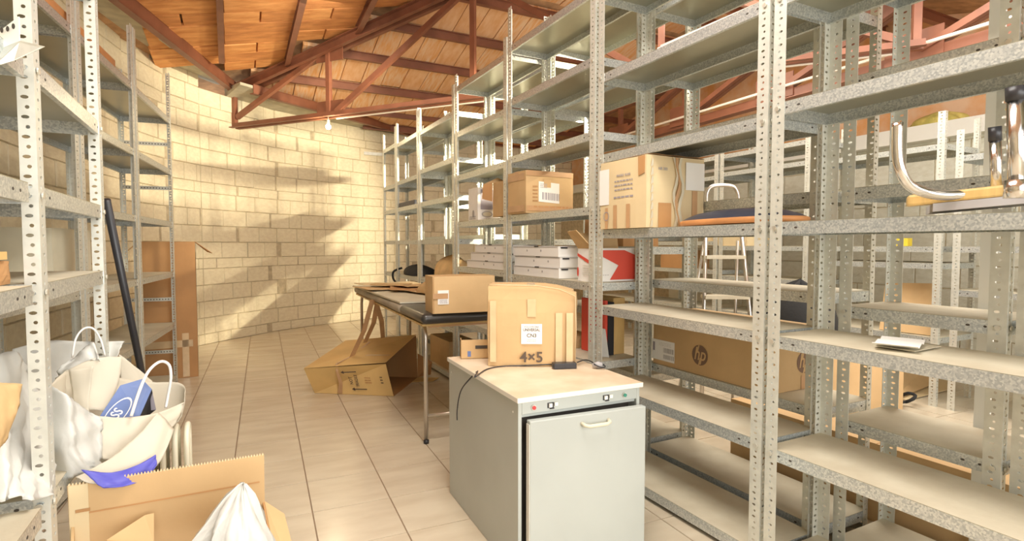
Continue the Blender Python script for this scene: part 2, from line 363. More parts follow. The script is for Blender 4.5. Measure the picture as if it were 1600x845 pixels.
for k, (me, x, y, f) in enumerate(bricks):
    j = random.uniform(-.009, .004); rm = rotm(f, x, y)
    if k < 298: inst('brick', me, ce, (x, y, f(x, y) + j), rm.to_euler())
    else:
        T = Matrix.Translation((x, y, f(x, y) + j)) @ rm.to_4x4(); m.hexa([T @ v.co for v in me.vertices]); nb += 1
if nb: m.build('bricks', M['brick'], ce, kind='stuff')
# purlins
n = 0
def beam(a, b, wd, hh, mt='red', name=None):
    global n; n += 1
    m = MB(); a = Vector(a); b = Vector(b)
    m.bar(a, b, wd, .008); m.bar(a - Vector((0, 0, hh)), b - Vector((0, 0, hh)), wd, .008); m.bar(a - Vector((0, 0, hh / 2)), b - Vector((0, 0, hh / 2)), .01, hh)
    o = m.build('purlin', M[mt]); return tag(o, kind='structure')
def xt(y): return TAp.x + (7.6 - y) * (TD.x / -TD.y)     # truss x at given y
def yt(x): return 7.6 - (x - TAp.x) * (-TD.y / TD.x)
for x in PX[2:6]:
    y1 = min(yt(x), 7.2) - .05 if x > 0 else 6.62
    beam((x, -2.5, zW(x, -2.5) - .03), (x, y1, zW(x, y1) - .03), .055, .085)
for x in PX[6:-1]:
    y1 = min(yt(x), 4.9); beam((x, -2.5, zE(x, -2.5) - .03), (x, y1, zE(x, y1) - .03), .055, .085)
for y in PY:
    z = zN(0, y) - .03; x0 = xt(y) + .06 if y < 7.5 else 1.0 + (y - 7.85) * 1.3; beam((x0, y, z), (6.0, y, z), .055, .085)
# ---------------------------------------------------------------- steel truss on the mitre line
def tp(t, z): p = TAp + TD * t; return Vector((p.x, p.y, z))
TN = Vector((TD.y, -TD.x, 0))
tr = thing('roof_truss', 'red painted steel roof truss running from the far wall corner over the shelving', 'truss', (TAp.x, TAp.y, 0))
def ang(a, b, wd=.06, th=.008, off=0.0, dn=-1):
    """steel angle: one vertical leg, one flat leg"""
    m = MB(); a = Vector(a) + TN * off; b = Vector(b) + TN * off
    m.bar(a, b, th, wd); m.bar(a + Vector((0, 0, dn * wd / 2)) + TN * .03, b + Vector((0, 0, dn * wd / 2)) + TN * .03, wd, th); return m
zt = lambda t: 3.045 + .211 * min(t, 3.46) - .2 * max(0, t - 3.46)
m = MB()
for o_ in (-.03, .03):
    for (t0, t1) in ((0, 3.46), (3.46, 6.95)):
        m.bar(tp(t0, zt(t0) - .05) + TN * o_, tp(t1, zt(t1) - .05) + TN * o_, .008, .10); m.bar(tp(t0, zt(t0) - .098) + TN * o_ * 1.7, tp(t1, zt(t1) - .098) + TN * o_ * 1.7, .05, .008)
        m.bar(tp(t0, zt(t0)) + TN * o_ * 1.7, tp(t1, zt(t1)) + TN * o_ * 1.7, .05, .008)
m.build('top_chord', M['red'], tr)
m = MB()
for o_ in (-.025, .025):
    m.bar(tp(0, 2.60) + TN * o_, tp(6.95, 2.60) + TN * o_, .008, .055); m.bar(tp(0, 2.574) + TN * o_ * 1.9, tp(6.95, 2.574) + TN * o_ * 1.9, .05, .008)
m.build('bottom_chord', M['red'], tr)
for t in (0.04, 1.50, 3.30, 5.1, 6.9):
    m = MB(); m.bar(tp(t, 2.58), tp(t, zt(t) - .03), .05, .05, up=TD); m.build('upright', M['red'], tr)
for (t0, z0, t1, z1) in ((.08, 2.70, 1.42, zt(1.42) - .06), (1.6, 2.62, 3.22, zt(3.22) - .08), (3.42, zt(3.42) - .1, 5.0, 2.62), (5.2, zt(5.2) - .1, 6.85, 2.62)):
    m = MB(); m.bar(tp(t0, z0), tp(t1, z1), .045, .055); m.build('brace', M['red'], tr)
for t, zc, s_ in ((1.5, 2.66, 1), (1.5, zt(1.5) - .12, -1), (3.3, zt(3.3) - .12, -1), (3.3, 2.66, 1), (5.1, 2.66, 1)):
    m = MB(); m.hexa([tp(t - .17, zc - .06) - TN * .006, tp(t + .2, zc - .06) - TN * .006, tp(t + .2, zc - .06) + TN * .006, tp(t - .17, zc - .06) + TN * .006,
                      tp(t - .17, zc + .09) - TN * .006, tp(t + .2, zc + .09) - TN * .006, tp(t + .2, zc + .09) + TN * .006, tp(t - .17, zc + .09) + TN * .006]); m.build('gusset_plate', M['red'], tr)
m = MB(); m.tube([tp(1.55, 2.565) - TN * .06, tp(3, 2.568) - TN * .06, tp(6.8, 2.566) - TN * .06], .009, 6); tag(m.build('electric_cable', M['cable']), 'pale electric cable running along the bottom of the roof truss', 'cable')
# lattice girder crossing the hall on the right
lg = thing('lattice_girder', 'red steel lattice girder seen above the right-hand shelving', 'girder', (4.6, -1, 0))
gx = lambda y: 4.72 - .09 * (y - 1.5) * .5
g = lambda y, z: Vector((4.62 + .02 * (y - 2), y, z))
m = MB(); m.bar(g(-2, 2.62), g(7.5, 2.50), .06, .07); m.bar(g(-2, 2.57), g(7.5, 2.455), .11, .01); m.build('bottom_chord', M['red'], lg)
m = MB(); m.bar(g(-2, 3.02), g(7.5, 3.0), .08, .08); m.build('top_chord', M['red'], lg)
for k, y in enumerate((1.15, 2.35, 3.55, 4.75, 5.95)):
    m = MB(); m.bar(g(y, 2.55), g(y, 3.0), .05, .05, up=(0, 1, 0)); m.build('upright', M['red'], lg)
    for o_ in (-.03, .03):
        m = MB(); m.bar(g(y - .05, 2.6) + Vector((o_, 0, 0)), g(y - 1.1, 2.98) + Vector((o_, 0, 0)), .05, .05); m.build('brace', M['red'], lg)
    m = MB(); q = g(y, 2.66); m.box(q.x - .045, q.x - .035, y - .2, y + .2, 2.52, 2.74); m.build('gusset_plate', M['red'], lg)
m = MB(); m.tube([g(-2, 2.66) + Vector((-.1, 0, 0)), g(7.4, 2.56) + Vector((-.1, 0, 0))], .013, 6); tag(m.build('steel_conduit', M['cable']), 'pale conduit tube running beside the lattice girder on the right', 'conduit')

# wall plates (channel beams) and concrete strip along the curved wall
def wplate(pts, z0, z1, name='trim_left'):
    m = MB()
    for a, b in zip(pts[:-1], pts[1:]):
        a = Vector((*a, 0)); b = Vector((*b, 0)); d = (b - a).normalized(); n_ = Vector((d.y, -d.x, 0)); Z = Vector((0, 0, 1)); zc = (z0 + z1) / 2
        m.bar(a + Z * zc, b + Z * zc, .010, z1 - z0); m.bar(a + Z * z0 - n_ * .03, b + Z * z0 - n_ * .03, .07, .010); m.bar(a + Z * z1 - n_ * .03, b + Z * z1 - n_ * .03, .07, .010)
    o = m.build(name, M['red']); return tag(o, kind='structure')
wplate([(-1.55, 1.0), (-1.10, 3.6), (-0.70, 5.16), (0.12, 7.52)], 3.0, 3.11, 'trim_left')
wplate([(0.30, 7.20), (1.20, 7.80), (2.75, 8.82), (5.6, 8.95)], 2.93, 3.03, 'trim_far')
m = MB()
for a, b, c, d in (((-1.10, 3.6), (-0.70, 5.16), (-1.12, 5.0), (-1.35, 3.2)), ((-0.70, 5.16), (-.43, 5.94), (-.98, 6.0), (-1.12, 5.0)), ((-.43, 5.94), (-.16, 6.72), (-.64, 6.95), (-.98, 6.0)), ((-.16, 6.72), (.12, 7.52), (-.1, 7.62), (-.64, 6.95)), ((-1.55, 1.0), (-1.10, 3.6), (-1.35, 3.2), (-1.6, 1.0))):
    m.hexa([(*a, 3.06), (*b, 3.06), (*c, 3.09), (*d, 3.09), (*a, 3.10), (*b, 3.10), (*c, 3.14), (*d, 3.14)])
tag(m.build('trim_concrete', M['concrete']), kind='structure')
m = MB()
for a, b, c, d in (((.16, 7.12), (1.20, 7.80), (.97, 8.28), (.0, 7.6)), ((1.20, 7.80), (2.75, 8.82), (2.6, 9.0), (.97, 8.28))):
    m.hexa([(*a, 2.99), (*b, 2.97), (*c, 2.93), (*d, 2.93), (*a, 3.02), (*b, 3.02), (*c, 3.04), (*d, 3.04)])
tag(m.build('trim_concrete_far', M['concrete']), kind='structure')

# hanging bulb
bt = tp(1.484, 2.468)
bl = thing('light_bulb', 'bare glowing light bulb hanging below the roof truss', 'bulb', tuple(bt))
m = MB(); ns = 12; rows = []
for i in range(9):
    a = math.pi * i / 8; r_ = .03 * math.sin(a) if i < 6 else .014; z_ = -.03 * math.cos(a) if i < 6 else .015 + .008 * (i - 5)
    rows.append([(bt.x + r_ * math.cos(2 * math.pi * k / ns), bt.y + r_ * math.sin(2 * math.pi * k / ns), bt.z + z_) for k in range(ns + 1)])
m.grid(rows); m.build('glass', M['bulb'], bl, smooth=True)
m = MB(); m.tube([(bt.x, bt.y, bt.z + .03), (bt.x, bt.y, bt.z + .075)], .017, 10); m.build('socket', M['white'], bl)
m = MB(); m.tube([(bt.x, bt.y, bt.z + .07), (bt.x, bt.y, bt.z + .11)], .004, 6); m.build('cord', M['cable'], bl)
light('bulb_light', 'POINT', (bt.x, bt.y, bt.z - .06), 9, (1, .8, .5), .03)

# ---------------------------------------------------------------- slotted-angle shelving
PITCHH = 0.0215; WF = 0.042
PM = {}
def post_mesh(h, v=0):
    if (h, v) in PM: return PM[(h, v)]
    m = MB(); nh = int(h / PITCHH); t = .0018
    def flange(fn, WF):
        z0 = 0
        for k in range(nh):
            zc = (k + .5) * PITCHH; z0 = k * PITCHH; z1 = z0 + PITCHH; obl = k % 2 == 0
            rx, rz = (.0075, .0042) if obl else (.0042, .0042)
            uc = WF * .52 + (.002 if obl else -.002); N8 = []
            for q in range(8):
                a = math.pi / 8 + q * math.pi / 4; N8.append((uc + rx * math.cos(a), zc + rz * math.sin(a)))
            O = [(WF, zc), (WF, z1), (uc, z1), (0, z1), (0, zc), (0, z0), (uc, z0), (WF, z0)]
            O = [(WF, zc + .004), (uc + .004, z1), (uc - .004, z1), (0, zc + .004), (0, zc - .004), (uc - .004, z0), (uc + .004, z0), (WF, zc - .004)]
            C4 = {0: (WF, z1), 2: (0, z1), 4: (0, z0), 6: (WF, z0)}
            b = len(m.v)
            for (d) in (0, t):
                for q in range(8): m.v.append(fn(*N8[q], d))
                for q in range(8): m.v.append(fn(*O[q], d))
                for q in (0, 2, 4, 6): m.v.append(fn(*C4[q], d))
            for s_, o_ in ((0, 0), (1, 20)):
                for q in range(8):
                    r_ = (q + 1) % 8; f = [b + o_ + q, b + o_ + 8 + q, b + o_ + 8 + r_, b + o_ + r_]
                    if q in (0, 2, 4, 6): f = [b + o_ + q, b + o_ + 8 + q, b + o_ + 16 + q // 2, b + o_ + 8 + r_, b + o_ + r_]
                    m.f.append(tuple(f if s_ else f[::-1])); m.m.append(0)
            for q in range(8):
                r_ = (q + 1) % 8; m.f.append((b + q, b + r_, b + 20 + r_, b + 20 + q)); m.m.append(0)
    WX, WY = (.030, .045) if v == 0 else (.045, .030); flange(lambda u, z, d: (u, d, z), WX); flange(lambda u, z, d: (d, u, z), WY)
    hh = nh * PITCHH   # outer edge strips
    m.box(WX, WX + .0004, 0, t, 0, hh); m.box(0, t, WY, WY + .0004, 0, hh)
    me = m.mesh('post', M['post']); PM[(h, v)] = me; return me
SM = {}
def shelf_mesh(D, L, rim=.042, lip=.014):
    k = (round(D, 3), round(L, 3), rim)
    if k in SM: return SM[k]
    m = MB(); t = .0016; g_ = .002
    x0, x1, y0, y1 = g_, D - g_, g_, L - g_
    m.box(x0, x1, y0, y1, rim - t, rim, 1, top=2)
    m.box(x0, x0 + t, y0, y1, 0, rim - t); m.box(x1 - t, x1, y0, y1, 0, rim - t)
    m.box(x0 + t, x1 - t, y0, y0 + t, 0, rim - t); m.box(x0 + t, x1 - t, y1 - t, y1, 0, rim - t)
    m.box(x0 + t, x0 + lip, y0 + t, y1 - t, 0, t); m.box(x1 - lip, x1 - t, y0 + t, y1 - t, 0, t)
    for yy in (.052, .095, L - .095, L - .052):
        for xx, nx in ((x0, -1), (x1, 1)):
            m.disc((xx, yy, rim * .5), (nx, 0, 0), .006 if yy in (.095, L - .095) else .0045, 8, 3, .0004, ry=.0035, upv=(0, 0, 1))
    for xx in (.06, D - .06):
        for yy, ny in ((y0, -1), (y1, 1)): m.disc((xx, yy, rim * .5), (0, ny, 0), .005, 8, 3, .0004, ry=.0035, upv=(0, 0, 1))
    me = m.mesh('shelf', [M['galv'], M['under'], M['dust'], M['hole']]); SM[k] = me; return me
def unit(label, x, y, L, D, levels, h, rz=0, group='galvanised shelving units', rear=True, bolts=False, holes=True, heights=None, braces=(), same=False, skip=False):
    """local frame: x = depth away from the aisle, y = length; D may be negative"""
    root = thing('shelving_unit', label, 'shelving', (x, y, 0), rz, group)
    pm = post_mesh(h) if not heights else None; sx = 1 if D > 0 else -1; H4 = heights or [h] * 4
    cs = [(0, 0, 0 if sx > 0 else 90), (0, L, -90 if sx > 0 else 180), (D, 0, 90 if sx > 0 else 0), (D, L, 180 if sx > 0 else -90)]
    if same: cs[1] = (0, L - .042, cs[0][2]); cs[3] = (D, L - .042, cs[2][2])
    if skip: cs = [cs[0], cs[2]]
    for (cx, cy, a), hh in zip(cs, H4): inst('post', post_mesh(hh, 0 if a in (0, 180) else 1), root, (cx, cy, 0), (0, 0, R(a)))
    sm = shelf_mesh(abs(D), L)
    for z in levels:
        z, dz = z if isinstance(z, tuple) else (z, 0)
        inst('shelf', sm, root, (min(0, D), 0, z), (dz, 0, 0))
    if bolts:
        m = MB()
        for z in levels:
            z = z[0] if isinstance(z, tuple) else z
            for yy in (.02, L - .02): m.disc((-.0018 * sx, yy, z + .021), (-sx, 0, 0), .0075, 10, 0, .004)
            for xx in (.02 * sx, D - .02 * sx): m.disc((xx, -.0018, z + .021), (0, -1, 0), .0075, 10, 0, .004)
        m.build('bolts', M['bolt'], root, local=True, kind='stuff')
    for (yy, z) in braces:
        m = MB(); m.bar((0, yy, z), (D, yy, z), .002, .03)
        for k in range(int(abs(D) / .021)): m.disc(((k + .5) * .021 * sx, yy - .001, z), (0, -1, 0), .005, 6, 1, .0006)
        m.build('brace', [M['post'], M['hole']], root, local=True)
    return root
GR = 'slotted shelving in the front row right of the aisle'
X0 = 1.65; DP = .30
unit('nearest shelving unit right of the aisle with papers and an upturned chrome stool', X0, .29, .985, DP, [.02, .410, .800, 1.187, 1.585, 1.945, 2.33], 2.75, group=GR, bolts=True)
unit('shelving unit behind the grey cabinet holding the big pale carton', X0, 1.292, .975, DP, [.019, .420, .805, 1.185, 1.555, 1.948, 2.34], 2.75, group=GR, bolts=True)
unit('shelving unit holding the torn-label carton and right stack of white drawer boxes', X0, 2.295, .965, DP, [.08, .507, .915, 1.305, 1.685, 2.055, 2.40], 2.70, group=GR, bolts=True)
unit('shelving unit holding the grey picture box and staggered white drawer boxes', X0, 3.285, .925, DP, [.02, .50, .935, 1.295, 1.668, 2.015, 2.375], 2.52, group=GR)
unit('tall narrow-looking shelving unit just beyond the white drawer boxes', X0, 4.235, .93, DP, [.02, .42, .795, 1.16, 1.52, 1.83, 2.20], 2.46, group=GR)
unit('shelving unit with a dark blue tray on an upper shelf', X0, 5.19, .78, DP, [.02, .42, .795, 1.16, 1.515, 1.80, 2.21], 2.48, group=GR)
fu_ = unit('farthest front shelving unit ending near the sunlit block wall', X0, 5.985, .56, DP, [.02, .42, .795, 1.16, 1.51, 1.79, 2.23], 2.46, group=GR)
m = MB(); m.bar((1.44, 6.6, 2.23), (1.70, 6.6, 2.23), .03, .035); m.build('angle_bracket', M['post'], fu_)
GB = 'slotted shelving in the back row behind the front row'
X1 = 1.98; DB = .32
unit('back row shelving unit with an empty yellowish shelf nearest the camera', X1, .745, .49, DB, [.02, .475, .889, 1.312, 1.705, 2.05], 2.75, group=GB, bolts=True)
unit('back row shelving unit cut by the right edge of the view', X1, -.25, .975, DB, [.02, .475, .889, 1.312, 1.705, 2.05], 2.75, group=GB)
unit('back row shelving unit that holds the long printer carton', X1, 1.292, .985, DB, [.030, .487, .928, 1.312, 1.66, 2.0, 2.34], 2.75, group=GB)
unit('back row shelving unit behind the torn-label carton', X1, 2.30, .96, DB, [.05, .40, .72, 1.10, 2.05, 2.44], 2.6, group=GB)
unit('back row shelving unit behind the grey picture box', X1, 3.285, .93, DB, [.05, .45, .85, 1.15, 2.02, 2.375], 2.5, group=GB)
unit('back row shelving unit behind the dark blue tray', X1, 4.24, .92, DB, [.05, .45, .795, 1.20, 1.83, 2.20], 2.46, group=GB)
unit('back row shelving unit at the far end of the row', X1, 5.19, .96, DB, [.05, .45, .795, 1.20, 1.52, 1.83, 2.20], 2.46, group=GB)
GC = 'slotted shelving along the far right wall'
for k, (yy, lv) in enumerate(((1.02, [.25, .80, 1.10, 1.72]), (2.06, [.45, .98, 1.10, 1.55, 1.82]), (3.06, [.45, .80, 1.10, 1.55, 1.84, 2.02]), (4.06, [.45, .85, 1.15, 1.55, 1.82, 2.02]), (5.06, [.45, .85, 1.2, 1.62, 2.0]))):
    unit(['near end shelving unit by the far right wall, lowest of its row', 'second shelving unit by the far right wall', 'middle shelving unit of the row by the far right wall', 'fourth shelving unit by the far right wall', 'rearmost shelving unit by the far right wall'][k], 4.45, yy, .97, .5, lv, [1.95, 2.1, 2.2, 2.2, 2.2][k], group=GC)
GL = 'slotted shelving along the left wall'
ux, uy = math.sin(R(6.5)), math.cos(R(6.5))
def LP(t): return (-.40 + ux * t, 5.38 + uy * t)
LV = [.02, .464, .888, 1.302, 1.728, 2.146]
for k, (t, L_) in enumerate(((-1.04, 1.04), (-2.02, .955), (-3.02, .975))):
    x_, y_ = LP(t); unit(['far left shelving unit in front of the tall brown carton', 'middle left shelving unit beyond the paper bags', 'left shelving unit hidden behind the nearest left uprights'][k], x_, y_, L_, -.36, LV, 2.56, R(-6.5), group=GL, braces=((L_, 1.98), (L_, 1.62), (L_, .70), (L_, .26)) if k == 0 else ())
unit('nearest left shelving unit holding white bags and small cartons', -.37, 1.565, .728, -.5, [.10, .541, 1.023, 1.24, 1.515, 1.95], 2.6, group=GL, bolts=True, same=True)
unit('left shelving unit beside the camera carrying a loose perforated bracket', -.37, .55, .955, -.5, [.541, 1.023, 1.24, 1.50, 1.95], 2.6, group=GL, skip=True)
# ---------------------------------------------------------------- printing helpers
def text(name, s, parent, loc, size, right, up, mt='ink', bold=0.0, shear=0.0, sx=1.0, ext=.0003):
    """flat lettering whose baseline runs along `right`, world coordinates"""
    c = bpy.data.curves.new(name, 'FONT'); c.body = s; c.size = size; c.align_x = 'CENTER'; c.align_y = 'CENTER'; c.offset = bold; c.shear = shear; c.extrude = ext; c.resolution_u = 3
    o = bpy.data.objects.new(name, c); COL.objects.link(o); bpy.context.view_layer.update()
    me = bpy.data.meshes.new_from_object(o.evaluated_get(bpy.context.evaluated_depsgraph_get())); bpy.data.objects.remove(o)
    r_ = Vector(right).normalized(); u_ = Vector(up).normalized(); n_ = r_.cross(u_)
    T = Matrix(((r_.x * sx, u_.x, n_.x, loc[0]), (r_.y * sx, u_.y, n_.y, loc[1]), (r_.z * sx, u_.z, n_.z, loc[2]), (0, 0, 0, 1))); me.transform(T)
    me.materials.clear(); me.materials.append(M[mt]); ob = bpy.data.objects.new(name, me); COL.objects.link(ob)
    if parent is not None: ob.parent = parent; me.transform(wm(parent).inverted())
    return ob
def patch(name, mt, parent, c, right, up, wd, h, off=.0012, th=.0006, kind=None, label=None):
    c = Vector(c); r_ = Vector(right).normalized() * wd / 2; u_ = Vector(up).normalized() * h / 2; n_ = Vector(right).normalized().cross(Vector(up).normalized())
    a = c + n_ * (off - th); b = c + n_ * off; m = MB()
    m.hexa([a - r_ - u_, a + r_ - u_, a + r_ + u_, a - r_ + u_, b - r_ - u_, b + r_ - u_, b + r_ + u_, b - r_ + u_])
    o = m.build(name, M[mt] if isinstance(mt, str) else mt, parent, kind=kind)
    if label: o['label'] = label
    return o
def bars(name, parent, c, right, up, wd, h, n_, mt='ink', off=.002, seed=1):
    rd = random.Random(seed); c = Vector(c); r_ = Vector(right).normalized(); u_ = Vector(up).normalized(); nn = r_.cross(u_); m = MB(); x = -wd / 2
    while x < wd / 2:
        b = wd / n_ * rd.uniform(.3, 1.1); p = c + r_ * (x + b / 2) + nn * off
        m.quad([p - r_ * b / 2 - u_ * h / 2, p + r_ * b / 2 - u_ * h / 2, p + r_ * b / 2 + u_ * h / 2, p - r_ * b / 2 + u_ * h / 2]); x += b + wd / n_ * rd.uniform(.4, 1.0)
    return m.build(name, M[mt], parent)
def lines(name, parent, c, right, up, wd, h, rows, mt='grey_ink', off=.002, seed=1, fill=.45):
    rd = random.Random(seed); c = Vector(c); r_ = Vector(right).normalized(); u_ = Vector(up).normalized(); nn = r_.cross(u_); m = MB()
    for k in range(rows):
        y = h / 2 - (k + .5) * h / rows; x = -wd / 2
        while x < wd / 2:
            b = min(wd / 2 - x, wd * rd.uniform(.06, .2)); p = c + r_ * (x + b / 2) + u_ * y + nn * off; q = h / rows * fill / 2
            if b > .001: m.quad([p - r_ * b / 2 - u_ * q, p + r_ * b / 2 - u_ * q, p + r_ * b / 2 + u_ * q, p - r_ * b / 2 + u_ * q])
            x += b + wd * .04
    return m.build(name, M[mt], parent)
def carton(name, label, fl, wd, dp, h, rz=0, mt='card', cat='box', group=None, seam=True, bulge=.004, tape=None, open_top=False, n=5, seed=1):
    """fl = front-left bottom corner; wd along local x, depth along local y"""
    rd = random.Random(seed); t = thing(name, label, cat, fl, rz, group)
    def pt(i, j, k):   # i,j,k in 0..1
        s = math.sin
        bx = bulge * s(math.pi * j) * s(math.pi * k); by = bulge * s(math.pi * i) * s(math.pi * k)
        return (wd * i + (bx if i == 1 else -bx if i == 0 else 0), dp * j + (by if j == 1 else -by if j == 0 else 0), h * k)
    m = MB(); S = [q / n for q in range(n + 1)]
    jit = {}
    def P(i, j, k):
        key = (round(i, 3), round(j, 3), round(k, 3))
        if key not in jit:
            x, y, z = pt(i, j, k); e = .0012 if k > 0 else 0; jit[key] = (x + rd.uniform(-e, e), y + rd.uniform(-e, e), z + (rd.uniform(-e, e) if k > 0 else 0))
        return jit[key]
    m.grid([[P(i, 0, k) for k in S] for i in S]); m.grid([[P(i, 1, k) for k in S] for i in S[::-1]])
    m.grid([[P(0, j, k) for k in S] for j in S[::-1]]); m.grid([[P(1, j, k) for k in S] for j in S]); m.grid([[P(i, j, 0) for j in S[::-1]] for i in S])
    if not open_top: m.grid([[P(i, j, 1) for j in S] for i in S])
    o = m.build('body', M[mt], t, local=True)
    if open_top: o.modifiers.new('s', 'SOLIDIFY').thickness = .004
    if seam and not open_top:
        m = MB(); m.box(.004, wd - .004, dp / 2 - .0012, dp / 2 + .0012, h - .001, h + .0012); m.build('flap_seam', M['cardin'], t, local=True)
        if tape: m = MB(); m.box(-.0015, wd + .0015, dp / 2 - .024, dp / 2 + .024, h + .001, h + .0018); m.box(-.003, -.0012, dp / 2 - .024, dp / 2 + .024, h - .06, h + .0018); m.box(wd + .0012, wd + .003, dp / 2 - .024, dp / 2 + .024, h - .06, h + .0018); m.build('tape', M[tape], t, local=True)
    return t
def flap(parent, pts, mt='card', name='flap', th=.004):
    m = MB(); m.quad(pts); return m.build(name, M[mt], parent, solid=th)
XV, YV, ZV = Vector((1, 0, 0)), Vector((0, 1, 0)), Vector((0, 0, 1))

# ---------------------------------------------------------------- grey cabinet (dryer) in the foreground
CR = R(-2.4); FC = Vector((.862, 1.628, 0)); cw, cdp, ch_ = .508, .74, .635
t = thing('grey_cabinet', 'grey metal cabinet with an ajar front door and red and green lamps', 'cabinet', tuple(FC), CR)
def cb(x0, x1, y0, y1, z0, z1, nm, mt='fridge', **k): return MB().box(x0, x1, y0, y1, z0, z1).build(nm, M[mt], t, local=True, **k)
m = MB(); T_ = .014
m.box(0, T_, 0, cdp, .0, ch_ - .018); m.box(cw - T_, cw, 0, cdp, .0, ch_ - .018); m.box(T_, cw - T_, cdp - T_, cdp, 0, ch_ - .018); m.box(T_, cw - T_, 0.002, cdp - T_, .0, .03)
m.box(T_, cw - T_, .0, .012, ch_ - .062, ch_ - .018); m.box(T_, cw - T_, .012, cdp - T_, ch_ - .075, ch_ - .06)
m.build('body', M['fridge'], t, local=True, bevel=.002)
cb(T_ + .001, cw - T_ - .001, .05, .06, .03, ch_ - .075, 'inner_panel', 'hole')
tp_ = MB().box(-.008, cw + .008, -.012, cdp + .004, ch_ - .018, ch_, 1, top=0).build('top_board', [M['fridgetop'], M['edge']], t, local=True, bevel=.002)
dr = thing('door', None, None); del_ = dr
bpy.data.objects.remove(dr)
DA = R(-3.5); dm = MB(); dm.box(0, cw - .038, -.028, 0, .012, ch_ - .078)
dob = dm.build('door', M['fridge'], t, local=True, bevel=.003); dob.location = (.030, -.004, 0); dob.rotation_euler = (0, 0, R(-2.2))
def dchild(mb, nm, mt, **k): o = mb.build(nm, M[mt], dob, local=True, **k); return o
hm = MB(); zc = ch_ - .108; xs = cw * .50
hm.tube([(xs - .055, -.028, zc), (xs - .05, -.045, zc - .004), (xs - .035, -.052, zc - .006), (xs + .035, -.052, zc - .006), (xs + .05, -.045, zc - .004), (xs + .055, -.028, zc)], .0065, 8)
dchild(hm, 'handle', 'cream', smooth=True)
dm = MB(); dm.box(-.002, .0, -.026, -.002, .02, ch_ - .09); dchild(dm, 'edge_strip', 'edge')
zk = ch_ - .041
for nm, xx, mt in (('red_lamp', .058, 'redlamp'), ('green_lamp', .437, 'greenlamp')):
    m = MB(); m.disc((xx, -.0005, zk), (0, -1, 0), .0095, 14, 0, .004); m.disc((xx, -.0045, zk), (0, -1, 0), .007, 14, 1, .004)
    m.build(nm, [M['bolt'], M[mt]], t, local=True)
for xx in (.125, .355):
    m = MB(); m.box(xx - .012, xx + .012, -.003, 0, zk - .009, zk + .009, 0); m.box(xx - .009, xx + .003, -.009, -.003, zk - .006, zk + .007, 1); m.box(xx - .004, xx + .012, -.006, -.003, zk - .013, zk - .009, 0)
    m.box(xx + .013, xx + .026, -.008, 0, zk - .003, zk + .009, 1)
    m.build('switch', [M['black'], M['white']], t, local=True)
for (xx, yy) in ((.0, .02), (.0, cdp - .06)):
    MB().disc((xx - .0005, yy + .02, ch_ - .06), (-1, 0, 0), .004, 8, 0, .001).build('screw', M['white'], t, local=True)

# carton "4x5" on the cabinet
e1 = Vector((.873, -.487, 0)); e2 = Vector((.487, .873, 0))
bx = carton('taped_carton', 'tape-wrapped brown carton marked 4x5 standing on the grey cabinet', (.975, 2.115, .636), .372, .24, .342, math.atan2(-.487, .873), 'card', bulge=.012, seed=3, n=6)
for o in bx.children:
    if o.name.startswith('body'):
        for v in o.data.vertices:    # slumped, rounded top right shoulder
            k = v.co.z / .342
            if k > .7:
                v.co.z -= max(0, v.co.x / .372 - .55) ** 2 * .14 * (k - .7) / .3; v.co.x += .006 * math.sin(v.co.y * 40)
        md = o.modifiers.new('b', 'BEVEL'); md.width = .010; md.segments = 3; md.limit_method = 'ANGLE'; md.angle_limit = R(50)
    if o.name.startswith('flap_seam'): bpy.data.objects.remove(o)
B0 = Vector((.975, 2.115, .636)); fc = lambda u, v: B0 + e1 * u + ZV * v - e2 * .013
patch('label', 'paper', bx, fc(.185, .140), e1, ZV, .088, .085)
text('lettering', 'VOLCHROMA', bx, fc(.185, .170) - e2 * .0015, .0115, e1, ZV, 'grey_ink', .0003, sx=.9)
text('lettering', 'UNIVERSAL', bx, fc(.185, .157) - e2 * .0015, .0165, e1, ZV, 'ink', .0003, sx=.86)
text('lettering', 'CN3', bx, fc(.185, .133) - e2 * .0015, .021, e1, ZV, 'ink', .0004)
lines('small_print', bx, fc(.185, .112), e1, ZV, .04, .012, 2, 'grey_ink', .0016)
text('lettering', '4×5', bx, fc(.185, .040) - e2 * .004, .062, e1, ZV, 'ink', .0012)
patch('tape', 'clear', bx, fc(.185, .250), e1, ZV, .036, .075, .0022); 
m = MB(); m.grid([[B0 + e1 * (.165 + .034 * i) + e2 * (.01 + .075 * j) + ZV * (.344 - .002 * (j == 0)) for j in range(3)] for i in range(2)]); m.build('tape', M['clear'], bx, solid=.001)
for u in (.30, .345): patch('tape', 'clear', bx, fc(u, .125), e1, ZV, .028, .21, .0018)
patch('tape', 'clear', bx, fc(.022, .15), e1, ZV, .026, .26, .0018)
m = MB(); m.tube([fc(.0, .345), fc(.05, .347), fc(.2, .345), fc(.3, .330), fc(.368, .300), fc(.372, .15), fc(.368, .02)], .0022, 6); m.build('tape_edge', M['clear'], bx, smooth=True)
